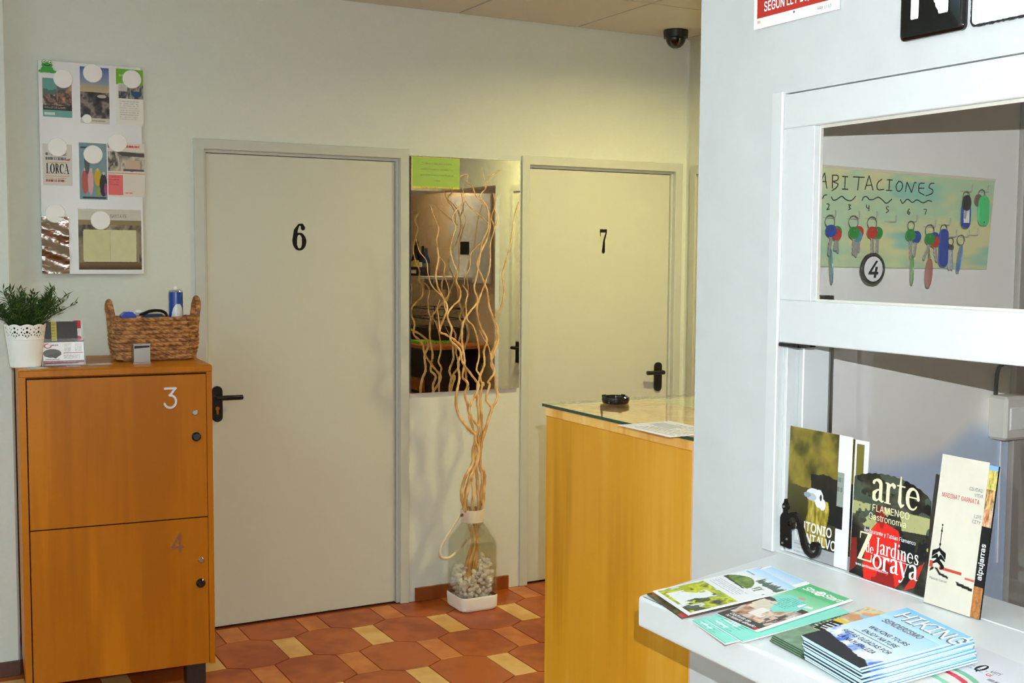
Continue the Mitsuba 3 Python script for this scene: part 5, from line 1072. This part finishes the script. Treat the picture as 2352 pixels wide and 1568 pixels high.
# ------------------------------------------------------------------ key board and keys inside the booth
BYK = Q - .020
kb_ = thing('key_board', 'pale green painted key board lettered HABITACIONES behind the hatch glass', 'key board')
TR_, BR_ = (2.1271, 1.7420, 1.7619), (2.1109, 1.7420, 1.5680); TL_, BL_ = (1.6275, 1.7420, 1.7721), (1.6305, 1.7420, 1.5731)
sl = (TR_[2] - TL_[2]) / (TR_[0] - TL_[0]); sl2 = (BR_[2] - BL_[2]) / (BR_[0] - BL_[0]); xl = 1.563
bp = sg.Polygon([(xl, TL_[2] + sl * (xl - TL_[0])), (TR_[0], TR_[2]), (BR_[0], BR_[2]), (xl, BL_[2] + sl2 * (xl - BL_[0]))])
KM = frame((0, Q, 0), (1, 0, 0), (0, 0, 1))
obj('board', ext(bp, .018, KM), 'key_board_paint', kb_)
topedge = sg.Polygon([(xl, TL_[2] + sl * (xl - TL_[0]) - .0005), (TR_[0], TR_[2] - .0005), (TR_[0] - .001, TR_[2] - .006), (xl, TL_[2] + sl * (xl - TL_[0]) - .006)])
q = obj('top_edge', ext(topedge, .0022, KM, .018), 'rope', kb_); labels[q] = {'label': 'ochre top edge'}
def ink(L, r=.0011):
    P_ = [(p[0], p[2]) for p in (smooth_path(L, 4) if len(L) > 2 else L)]
    return ext(stroke(P_, r, q=2), .0004, KM, .0181)
letters = {'A': [[(1.6297, 1.7420, 1.7354), (1.6379, 1.7420, 1.7537), (1.6405, 1.7420, 1.7533), (1.6431, 1.7420, 1.7388), (1.6461, 1.7420, 1.7268)], [(1.6306, 1.7420, 1.7395), (1.6442, 1.7420, 1.7388)]],
 'B': [[(1.6601, 1.7420, 1.7525), (1.6608, 1.7420, 1.7273)], [(1.6594, 1.7420, 1.7522), (1.6741, 1.7420, 1.7520), (1.6736, 1.7420, 1.7434), (1.6624, 1.7420, 1.7399), (1.6752, 1.7420, 1.7356), (1.6707, 1.7420, 1.7284), (1.6599, 1.7420, 1.7222)]],
 'I': [[(1.6865, 1.7420, 1.7511), (1.7006, 1.7420, 1.7507)], [(1.6937, 1.7420, 1.7508), (1.6935, 1.7420, 1.7264)], [(1.6872, 1.7420, 1.7262), (1.7015, 1.7420, 1.7261)]],
 'T': [[(1.7159, 1.7420, 1.7512), (1.7450, 1.7420, 1.7513)], [(1.7307, 1.7420, 1.7510), (1.7281, 1.7420, 1.7260)]],
 'A2': [[(1.7478, 1.7420, 1.7276), (1.7567, 1.7420, 1.7516), (1.7594, 1.7420, 1.7517), (1.7697, 1.7420, 1.7269)], [(1.7508, 1.7420, 1.7351), (1.7665, 1.7420, 1.7368)]],
 'C': [[(1.7930, 1.7420, 1.7493), (1.7823, 1.7420, 1.7421), (1.7804, 1.7420, 1.7321), (1.7861, 1.7420, 1.7278), (1.7994, 1.7420, 1.7293)]],
 'I2': [[(1.8083, 1.7420, 1.7487), (1.8220, 1.7420, 1.7488)], [(1.8150, 1.7420, 1.7487), (1.8139, 1.7420, 1.7275)], [(1.8064, 1.7420, 1.7275), (1.8217, 1.7420, 1.7274)]],
 'O': [[(1.8406, 1.7420, 1.7470), (1.8336, 1.7420, 1.7379), (1.8363, 1.7420, 1.7285), (1.8448, 1.7420, 1.7273), (1.8515, 1.7420, 1.7356), (1.8491, 1.7420, 1.7449), (1.8406, 1.7420, 1.7470)]],
 'N': [[(1.8604, 1.7420, 1.7272), (1.8639, 1.7420, 1.7454)], [(1.8645, 1.7420, 1.7454), (1.8779, 1.7420, 1.7255)], [(1.8779, 1.7420, 1.7255), (1.8853, 1.7420, 1.7449), (1.8902, 1.7420, 1.7455)]],
 'E': [[(1.9133, 1.7420, 1.7455), (1.9001, 1.7420, 1.7438), (1.8983, 1.7420, 1.7315), (1.9006, 1.7420, 1.7264), (1.9144, 1.7420, 1.7213)], [(1.8996, 1.7420, 1.7348), (1.9132, 1.7420, 1.7352)]],
 'S': [[(1.9419, 1.7420, 1.7465), (1.9320, 1.7420, 1.7453), (1.9276, 1.7420, 1.7373), (1.9384, 1.7420, 1.7328), (1.9375, 1.7420, 1.7255), (1.9197, 1.7420, 1.7198)]]}
letters['H'] = [[(xl + .012, 0, 1.742), (xl + .012, 0, 1.714)], [(xl + .030, 0, 1.742), (xl + .030, 0, 1.714)], [(xl + .012, 0, 1.728), (xl + .030, 0, 1.728)]]
for n_, ss in letters.items(): obj('letter', cat([ink(x_) for x_ in ss]), 'marker_ink', kb_)
for L in ([(1.6299, 1.7420, 1.7063), (1.6369, 1.7420, 1.7075), (1.6399, 1.7420, 1.7124), (1.6466, 1.7420, 1.7136)], [(1.6590, 1.7420, 1.7095), (1.6631, 1.7420, 1.7043), (1.6705, 1.7420, 1.7042), (1.6788, 1.7420, 1.7087), (1.6866, 1.7420, 1.7119), (1.6961, 1.7420, 1.7063), (1.7069, 1.7420, 1.7036), (1.7162, 1.7420, 1.7068), (1.7224, 1.7420, 1.7127)], [(1.7413, 1.7420, 1.7061), (1.7451, 1.7420, 1.7122), (1.7538, 1.7420, 1.7129), (1.7595, 1.7420, 1.7081), (1.7704, 1.7420, 1.7078), (1.7840, 1.7420, 1.7130), (1.7966, 1.7420, 1.7077), (1.8080, 1.7420, 1.7014), (1.8224, 1.7420, 1.7100)], [(1.8470, 1.7420, 1.7095), (1.8538, 1.7420, 1.7026), (1.8668, 1.7420, 1.7113), (1.8813, 1.7420, 1.7052), (1.8940, 1.7420, 1.7109), (1.9116, 1.7420, 1.7052), (1.9260, 1.7420, 1.7101), (1.9366, 1.7420, 1.7088)]):
    obj('flourish', ink(L), 'marker_ink', kb_)
for ss in ([[(1.6472, 1.7420, 1.6961), (1.6530, 1.7420, 1.6951), (1.6516, 1.7420, 1.6894), (1.6476, 1.7420, 1.6848), (1.6543, 1.7420, 1.6861)]], [[(1.7043, 1.7420, 1.6956), (1.7102, 1.7420, 1.6948), (1.7060, 1.7420, 1.6917), (1.7104, 1.7420, 1.6883), (1.7051, 1.7420, 1.6862)]], [[(1.7531, 1.7420, 1.6969), (1.7541, 1.7420, 1.6910), (1.7607, 1.7420, 1.6907)], [(1.7599, 1.7420, 1.6959), (1.7598, 1.7420, 1.6851)]], [[(1.8144, 1.7420, 1.6949), (1.8080, 1.7420, 1.6939), (1.8093, 1.7420, 1.6903), (1.8147, 1.7420, 1.6864), (1.8079, 1.7420, 1.6826)]], [[(1.8731, 1.7420, 1.6915), (1.8676, 1.7420, 1.6846), (1.8724, 1.7420, 1.6807), (1.8745, 1.7420, 1.6846), (1.8682, 1.7420, 1.6853)]], [[(1.9151, 1.7420, 1.6917), (1.9221, 1.7420, 1.6915), (1.9191, 1.7420, 1.6815)]]):
    obj('numeral', cat([ink(x_, .0009) for x_ in ss]), 'marker_ink', kb_)
KP = lambda cx_, cy_, off=.0: None
hooks = [(1.6514, 1.7350, 1.6706), (1.7141, 1.7350, 1.6700), (1.7620, 1.7350, 1.6714), (1.8152, 1.7350, 1.6661), (1.8740, 1.7350, 1.6672), (1.9281, 1.7350, 1.6580), (1.9709, 1.7350, 1.6625), (1.9906, 1.7350, 1.6382), (2.0280, 1.7350, 1.6387), (2.0559, 1.7350, 1.6423), (2.0342, 1.7350, 1.7334), (2.0845, 1.7350, 1.7340)]
for hx_, hy_, hz_ in hooks:
    obj('hook', tube(smooth_path([(hx_ - .012, BYK + .002, hz_ - .001), (hx_ - .008, BYK - .012, hz_ - .002), (hx_ - .0005, BYK - .018, hz_ - .001), (hx_ + .0005, BYK - .019, hz_ + .008), (hx_ + .0008, BYK - .018, hz_ + .0125)], 4), .0011, 6), 'key_metal', kb_, smooth=50)
def ringm(c, r, tube_r=.0009, tiltz=0):
    a_ = np.linspace(0, 2 * np.pi, 25)[:-1]
    return tube(np.c_[c[0] + r * np.cos(a_) * math.cos(tiltz), c[1] + r * np.cos(a_) * math.sin(tiltz), c[2] + r * np.sin(a_)], tube_r, 6, True)
def blade(p0, p1, w_=.0035):
    p0, p1 = np.array(p0), np.array(p1); L = np.linalg.norm(p1 - p0); n_ = 7
    prof = [(0, -w_), (0, w_), (L * .95, w_), (L, w_ * .3)] + [(L * t, -w_ * (1 if i_ % 2 else .45)) for i_, t in enumerate(np.linspace(.95, .25, n_))]
    return ext(sg.Polygon(prof).buffer(0), .0018, frame(p0, p1 - p0, np.cross([0, -1, 0], p1 - p0)))
def head(c, r, hole=True, d=.0035, rot_=0):
    sh = affinity.scale(sg.Point(0, 0).buffer(r, quad_segs=8), 1, .93)
    if hole: sh = sh.difference(sg.Point(0, r * .42).buffer(r * .2))
    return ext(affinity.rotate(sh, rot_, origin=(0, 0)), d, frame(c, (1, 0, 0), (0, 0, 1)))
def bunch(label, ring, keys, extra=(), rr=.0125):
    k = thing('key_bunch', label, 'keys')
    q_ = obj('ring', ringm(ring, rr), 'steel', k, smooth=50)
    for i_, (col, c, tip) in enumerate(keys):
        dy = -.003 * i_
        c = (c[0], c[1] + dy, c[2])
        kk = obj('key', blade((c[0], c[1] - .001, c[2] - .008), (tip[0], tip[1] + dy - .001, tip[2])), 'key_metal', k)
        labels[kk] = {'label': '%s headed key' % col[4:]}
        obj('head', head(c, .0128), col, kk)
    return k
def edge_disc(parent, top, bot, col, rx_, name='fob'):
    """a round key fob hanging edge-on"""
    c = (np.array(top) + np.array(bot)) / 2; r_ = np.linalg.norm(np.array(top) - np.array(bot)) / 2
    m = trimesh.creation.cylinder(r_, .0024, sections=32); 
    ang = math.degrees(math.acos(min(1, rx_ / r_)))
    m = rot(m, 90, [1, 0, 0]); m = rot(m, ang + math.degrees(math.atan2(c[0], c[1])), [0, 0, -1])
    tl = math.atan2(top[0] - bot[0], top[2] - bot[2]); m = rot(m, math.degrees(tl), [0, 1, 0]); m.apply_translation(c)
    q_ = obj(name, m, col, parent); labels[q_] = {'label': 'round key fob seen edge-on'}
    return q_
YK = 1.714
k = bunch('bunch of room 2 keys with blue, red and green heads', (1.6317, 1.7170, 1.6605), (('key_green', (1.6443, 1.7140, 1.6406), (1.6483, 1.7140, 1.5999)), ('key_red', (1.6408, 1.7140, 1.6361), (1.6373, 1.7140, 1.6041)), ('key_blue', (1.6243, 1.7140, 1.6422), (1.6196, 1.7140, 1.5939))))
edge_disc(k, (1.6254, 1.7080, 1.6088), (1.6312, 1.7080, 1.5406), 'disc_teal', .003)
k = bunch('bunch of room 3 keys with green, teal and red heads', (1.6932, 1.7170, 1.6609), (('key_red', (1.7016, 1.7140, 1.6414), (1.7031, 1.7140, 1.6016)), ('disc_teal', (1.6952, 1.7140, 1.6335), (1.6933, 1.7140, 1.5928)), ('key_green', (1.6844, 1.7140, 1.6396), (1.6841, 1.7140, 1.5966))))
k = bunch('bunch of room 4 keys with a round number 4 fob', (1.7428, 1.7170, 1.6599), (('key_green', (1.7532, 1.7140, 1.6406), (1.7529, 1.7140, 1.5990)), ('key_red', (1.7359, 1.7140, 1.6408), (1.7382, 1.7140, 1.5960))))
f0 = (1.7404, 1.7120, 1.5689); FM4 = frame((f0[0], 1.712, f0[2]), (1, 0, 0), (0, 0, 1)); R4 = .0318
q = obj('fob', ext(sg.Point(0, 0).buffer(R4, quad_segs=12), .004, FM4), 'black_gloss', k); labels[q] = {'label': 'round white fob with black rim and number 4'}
obj('face', ext(sg.Point(0, 0).buffer(R4 * .78, quad_segs=12), .0006, FM4, .004), 'white_plastic', q)
obj('rim_ring', ext(sg.Point(0, 0).buffer(R4 * .97, quad_segs=12).difference(sg.Point(0, 0).buffer(R4 * .86, quad_segs=12)), .001, FM4, .004), 'steel', q)
obj('number', lettering('4', .032, -.002, -.0165, .0047, FM4, True, slant=.22, center=True, squeeze=1.05), 'ink_black', q)
obj('chain', tube([(1.7392, 1.7120, 1.6009), (1.7394, 1.7120, 1.5960)], .0014, 6), 'steel', k)
k = bunch('bunch of room 6 keys with green and blue heads', (1.8507, 1.7170, 1.6563), (('key_blue', (1.8606, 1.7140, 1.6342), (1.8559, 1.7140, 1.5936)), ('key_green', (1.8418, 1.7140, 1.6375), (1.8439, 1.7140, 1.5885))), rr=.0095)
edge_disc(k, (1.8464, 1.7080, 1.5966), (1.8476, 1.7080, 1.5374), 'disc_green', .003)
k = bunch('bunch of room 7 keys with green, red and blue heads', (1.9045, 1.7170, 1.6474), (('key_blue', (1.9137, 1.7140, 1.6324), (1.9175, 1.7140, 1.5939)), ('key_red', (1.9109, 1.7140, 1.6246), (1.9195, 1.7140, 1.5827)), ('key_green', (1.8934, 1.7140, 1.6301), (1.8755, 1.7140, 1.5880))))
edge_disc(k, (1.8944, 1.7060, 1.5898), (1.8913, 1.7060, 1.5311), 'disc_red', .0065)
for i_, cc in enumerate([(1.8925, 1.7080, 1.6162), (1.8931, 1.7080, 1.6105), (1.8936, 1.7080, 1.6048), (1.8944, 1.7080, 1.5991), (1.8955, 1.7080, 1.5939)]): obj('chain_link', ringm(cc, .0028, .0007, (i_ % 2) * 1.2), 'steel', k)
def tagm(name_label, ring, c, w_, h_, col, group=None, label_=False):
    k = thing('key_tag', name_label, 'key tag')
    obj('ring', ringm(ring, .0095), 'steel', k, smooth=50)
    M_ = frame(c, (1, 0, 0), (0, 0, 1))
    sh = rrect(w_, h_, w_ * .49, 8)
    obj('tag', ext(sh.difference(sg.Point(0, h_ / 2 - w_ * .28).buffer(.0016)), .0035, M_), col, k)
    obj('rivet', ext(sg.Point(0, -h_ / 2 + w_ * .25).buffer(.0016), .0006, M_, .0035), 'steel', k)
    if label_: obj('paper', ext(affinity.translate(sg.box(-w_ * .33, -h_ * .28, w_ * .33, h_ * .3), 0, 0), .0004, M_, .0035), 'ink_white', k)
    return k, M_
S_ = 1.6017; S2_ = 1.6273; pxm = (S2_ - S_) / 100
tagm('plain royal blue key tag hanging beside the room 7 keys', (1.9454, 1.7170, 1.6514), (1.9386, 1.7120, 1.6122), 96 * pxm, 305 * pxm, 'key_blue')
k, M_ = tagm('blue key tag with a black key head near the top right of the key board', (2.0088, 1.7170, 1.7210), (2.0014, 1.7120, 1.6796), 100 * pxm, 205 * pxm, 'key_blue', None, True)
obj('key_head', ext(affinity.scale(sg.Point(0, 0).buffer(.013), .88, 1.25), .004, frame((1.9978, 1.7080, 1.7059), (1, 0, 0), (0, 0, 1))), 'black_paint', k)
obj('key_blade', blade((1.9963, 1.7070, 1.7000), (1.9935, 1.7070, 1.6727), .003), 'key_metal', k)
k, M_ = tagm('bright green key tag at the top right of the key board', (2.0552, 1.7170, 1.7266), (2.0550, 1.7120, 1.6912), 116 * pxm, 246 * pxm, 'tag_green')
obj('key_head', ext(affinity.scale(sg.Point(0, 0).buffer(.010), 1, 1.2), .003, frame((2.0425, 1.7160, 1.7136), (1, 0, 0), (0, 0, 1))), 'brown_trim', k)
k = thing('key_bunch', 'two small plain steel keys on a thin ring right of the blue tag', 'keys')
obj('ring', ringm((1.9669, 1.7170, 1.6263), .008), 'steel', k, smooth=50)
for a_, b_ in (((1.9581, 1.7140, 1.6148), (1.9592, 1.7140, 1.5673)), ((1.9615, 1.7110, 1.6138), (1.9647, 1.7110, 1.5669))):
    q = obj('key', blade(a_, b_, .003), 'key_metal', k); obj('head', head(a_, .0062, True, .002), 'steel', q)
k = thing('key_fob', 'blue round fob seen edge-on at the right of the key row', 'key fob')
obj('ring', ringm((1.9966, 1.7170, 1.6293), .0108), 'steel', k, smooth=50)
edge_disc(k, (1.9924, 1.7120, 1.6193), (1.9839, 1.7120, 1.5606), 'disc_blue', .004, 'disc')

# switch box and cable on the booth wall
sx0_, sx1_ = 2.1503, 2.1503 + .085
sz0_, sz1_ = 1.1951, 1.2917
k = thing('switch_box', 'white surface switch box on the booth wall at the right picture edge', 'switch')
obj('housing', box(sx0_, sx1_, 1.712, Q, sz0_, sz1_, .006), 'grey_plastic', k)
obj('rocker', box(sx0_ + .012, sx1_ - .012, 1.709, 1.714, sz0_ + .022, sz1_ - .024, .002), 'white_plastic', k)
cb = smooth_path([(sx0_ + .016, Q - .008, sz1_ - .002), (sx0_ + .016, Q - .010, sz1_ + .045), (sx0_ + .030, Q - .010, sz1_ + .066), (sx0_ + .07, Q - .008, sz1_ + .066), (sx0_ + .2, Q - .006, sz1_ + .05)], 6)
tag(obj('cable', tube(cb, .0045, 8), 'black_paint', smooth=50), 'black cable arching over the switch box', 'cable')
tag(obj('thin_cable', tube([(2.1945, Q - .003, sz0_), (2.1981, Q - .003, HZ0 - .15)], .002, 6), 'white_plastic'), 'thin white cable running down below the switch box', 'cable')

# ------------------------------------------------------------------ reception counter with glass top
CX = P + .012
CZ = 1.2307
CYF, CYN = 2.4708, YE + .003
k = thing('counter', 'wooden reception counter with a glass top beside the white wall', 'counter')
obj('front_panel', box(CX + .004, CX + .026, CYN, CYF - .002, 0.002, CZ - .03, .001), 'counter_wood', k)
obj('end_panel', box(CX + .026, 2.02, CYF - .026, CYF - .004, 0.002, CZ - .03, .001), 'counter_wood', k)
obj('back_panel', box(2.0, 2.02, CYN, CYF - .026, 0.002, CZ - .03), 'counter_wood', k)
q = obj('top_board', box(CX, 2.03, CYN, CYF, CZ - .030, CZ - .0075, .002), 'counter_edge', k); labels[q] = {'label': 'light wooden top board with visible edge'}
q = obj('raw_strip', box(CX - .004, CX + .02, CYN - .001, CYN + .012, 0.002, CZ - .008), 'raw_edge', k)
g_ = obj('glass_top', (np.array([[CX - .003, CYN, CZ], [2.033, CYN, CZ], [2.033, CYF + .003, CZ], [CX - .003, CYF + .003, CZ]]), np.array([[0, 1, 2, 3]])), 'window_glass', k)
obj('glass_edge', cat(box(CX - .0045, CX - .003, CYN, CYF + .0045, CZ - .0065, CZ), box(CX - .003, 2.033, CYF + .003, CYF + .0045, CZ - .0065, CZ)), 'green_edge', g_)
ac = (1.5906, 2.3968, 1.2286); ac = (ac[0], ac[1], CZ)
k = thing('ashtray', 'round black glass ashtray on the counter glass', 'ashtray')
obj('bowl', lathe([[0, .003], [.024, .003], [.026, .016], [.029, .018], [.0335, .016], [.0345, .010], [.032, .002], [.028, .0003], [0, .0003]], 40, ac), 'black_gloss', k, smooth=30)
for a_ in (0.3, 2.4, 4.5): obj('notch', tube([(ac[0] + .024 * math.cos(a_), ac[1] + .024 * math.sin(a_), ac[2] + .0185), (ac[0] + .034 * math.cos(a_), ac[1] + .034 * math.sin(a_), ac[2] + .017)], .003, 8), 'black_paint', k)
s = Sheet(.19, .14, .0015, '#e9e9ea'); s.lines(.06, .1, .9, .9, 9, '#70747c').rect(.5, .2, .92, .5, '#b8c0c8')
pa = (1.4648, 1.9900, 1.2286)
leaflet('paper', s, frame((pa[0] + .06, pa[1] - .10, CZ + .0005), (0, 1, 0), (-1, 0, 0)), 'printed white sheet on the counter glass beside the white wall', 'paper', .0004)
s = Sheet(.21, .297, .003, '#c8cf8c'); s.lines(.08, .1, .9, .92, 22, '#8a9460', .5)
pa = (1.7225, 2.3150, 1.2286)
leaflet('paper', s, frame((pa[0] + .02, pa[1] - .16, CZ - .0073), (1, 0, 0), (0, 1, 0)), 'pale yellow green sheet under the counter glass', 'paper', .0004)

# ------------------------------------------------------------------ office recess that shows in the mirror
OXW = 4.42
def om(px): return px
k = thing('office_desk', 'office desk with dark drawers reflected low in the mirror', 'desk')
dk0, dk1 = 0.5789, 1.2208
dz = 0.8660
obj('top', box(3.85, 4.40, .75, dk1 + .02, dz - .03, dz, .003), 'desk_wood', k)
obj('pedestal', box(3.95, 4.38, dk0 - .35, dk1 - .22, .02, dz - .03, .003), 'dark_wood', k)
for i_ in range(4):
    z0 = .08 + i_ * .13
    if z0 + .12 < dz - .03: obj('drawer', box(3.935, 3.95, dk0 - .30, dk1 - .27, z0, z0 + .105, .002), 'desk_wood', k)
obj('leg', box(3.88, 3.93, dk1 - .06, dk1 - .01, 0, dz - .03, .002), 'dark_wood', k)
obj('modesty', box(4.30, 4.32, .8, dk1, .3, dz - .03), 'dark_wood', k)
s = Sheet(.21, .297, .004, '#7ec23a'); s.lines(.1, .1, .9, .9, 16, '#5a9424')
gp = (4.0500, 0.8253, 0.9193)
leaflet('paper', s, frame((4.20, gp[1] - .10, dz + .001), (0, 1, 0), (-1, 0, 0)), 'bright green papers on the office desk in the mirror', 'paper', .02)
k = thing('desk_tray', 'black wire letter tray on the office desk in the mirror', 'letter tray')
ty0, ty1, tz1 = 0.3021, 0.9260, 1.1451
for z_ in np.linspace(dz + .03, tz1, 4): obj('wire', tube([(4.05, ty0, z_), (4.05, ty1, z_), (4.33, ty1, z_), (4.33, ty0, z_)], .004, 6, True), 'black_paint', k)
for x_, y_ in ((4.05, ty0), (4.05, ty1), (4.33, ty1), (4.33, ty0)): obj('post', tube([(x_, y_, dz), (x_, y_, tz1)], .004, 6), 'black_paint', k)
obj('papers', box(4.07, 4.31, ty0 + .02, ty1 - .02, dz + .004, dz + .11, .004), 'dark_wood', k)
k = thing('wall_shelf', 'white office wall shelf reflected at the left of the mirror', 'shelf')
wz = 1.4136
wy0, wy1 = .9, 0.4297
obj('board', box(4.12, OXW, wy0, wy1, wz - .025, wz, .002), 'frame_white', k)
obj('bracket', box(4.2, OXW, wy1 - .05, wy1 - .03, wz - .12, wz - .025), 'steel', k)
for i_, (px, r_, h_, m_) in enumerate(((953, .038, .30, 'black_gloss'), (962, .036, .26, 'black_gloss'), (972, .034, .24, 'navy_plastic'), (946, .036, .27, 'black_gloss'))):
    yb_ = [0.0554, 0.1416, 0.2546, -0.0223][i_]
    kk = thing('bottle', ['tall black bottle on the office shelf in the mirror', 'second black bottle on the office shelf in the mirror', 'dark blue bottle at the right end of the office shelf in the mirror', 'black bottle at the mirror edge on the office shelf'][i_], 'bottle', 'bottles on the office shelf')
    obj('body', lathe([[0, 0], [r_, 0], [r_, h_ * .55], [r_ * .35, h_ * .78], [r_ * .35, h_], [0, h_]], 20, (4.27 + .02 * (i_ % 2), yb_, wz)), m_, kk, smooth=35)
    obj('label_band', lathe([[r_ + .0006, h_ * .2], [r_ + .0006, h_ * .45]], 20, (4.27 + .02 * (i_ % 2), yb_, wz)), ['tape_yellow', 'ink_white', 'ink_grey', 'ink_white'][i_], kk)
k = thing('binder_box', 'black box below the bottles on the office shelf in the mirror', 'box')
obj('body', box(4.14, 4.22, wy1 - .30, wy1 - .02, wz, wz + .075, .003), 'black_paint', k)
obj('label_plate', box(4.138, 4.14, wy1 - .2, wy1 - .1, wz + .02, wz + .05), 'ink_white', k)
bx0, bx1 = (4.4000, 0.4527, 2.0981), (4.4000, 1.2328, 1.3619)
k = thing('flash_patch_board', 'white board standing in for the flash lit patch of the office wall', 'panel')
obj('sheet', box(4.398, 4.418, bx0[1], bx1[1], bx1[2], bx0[2], .002), 'frame_white', k)  # added white board in place of the flash light falling on the wall
p0, p1 = (4.3960, 0.6881, 1.7085), (4.3960, 0.8478, 1.6015)
tag(obj('black_picture', box(4.392, 4.40, p0[1], p1[1], p1[2], p0[2], .001), 'black_paint'), 'small black picture on the added white board in the mirror', 'picture')
p0, p1 = (4.3960, 0.6720, 1.5937), (4.3960, 0.8410, 1.4258)
tag(obj('white_note', box(4.394, 4.40, p0[1], p1[1], p1[2], p0[2], .001), 'enamel_white'), 'white note under the black picture in the mirror', 'note')
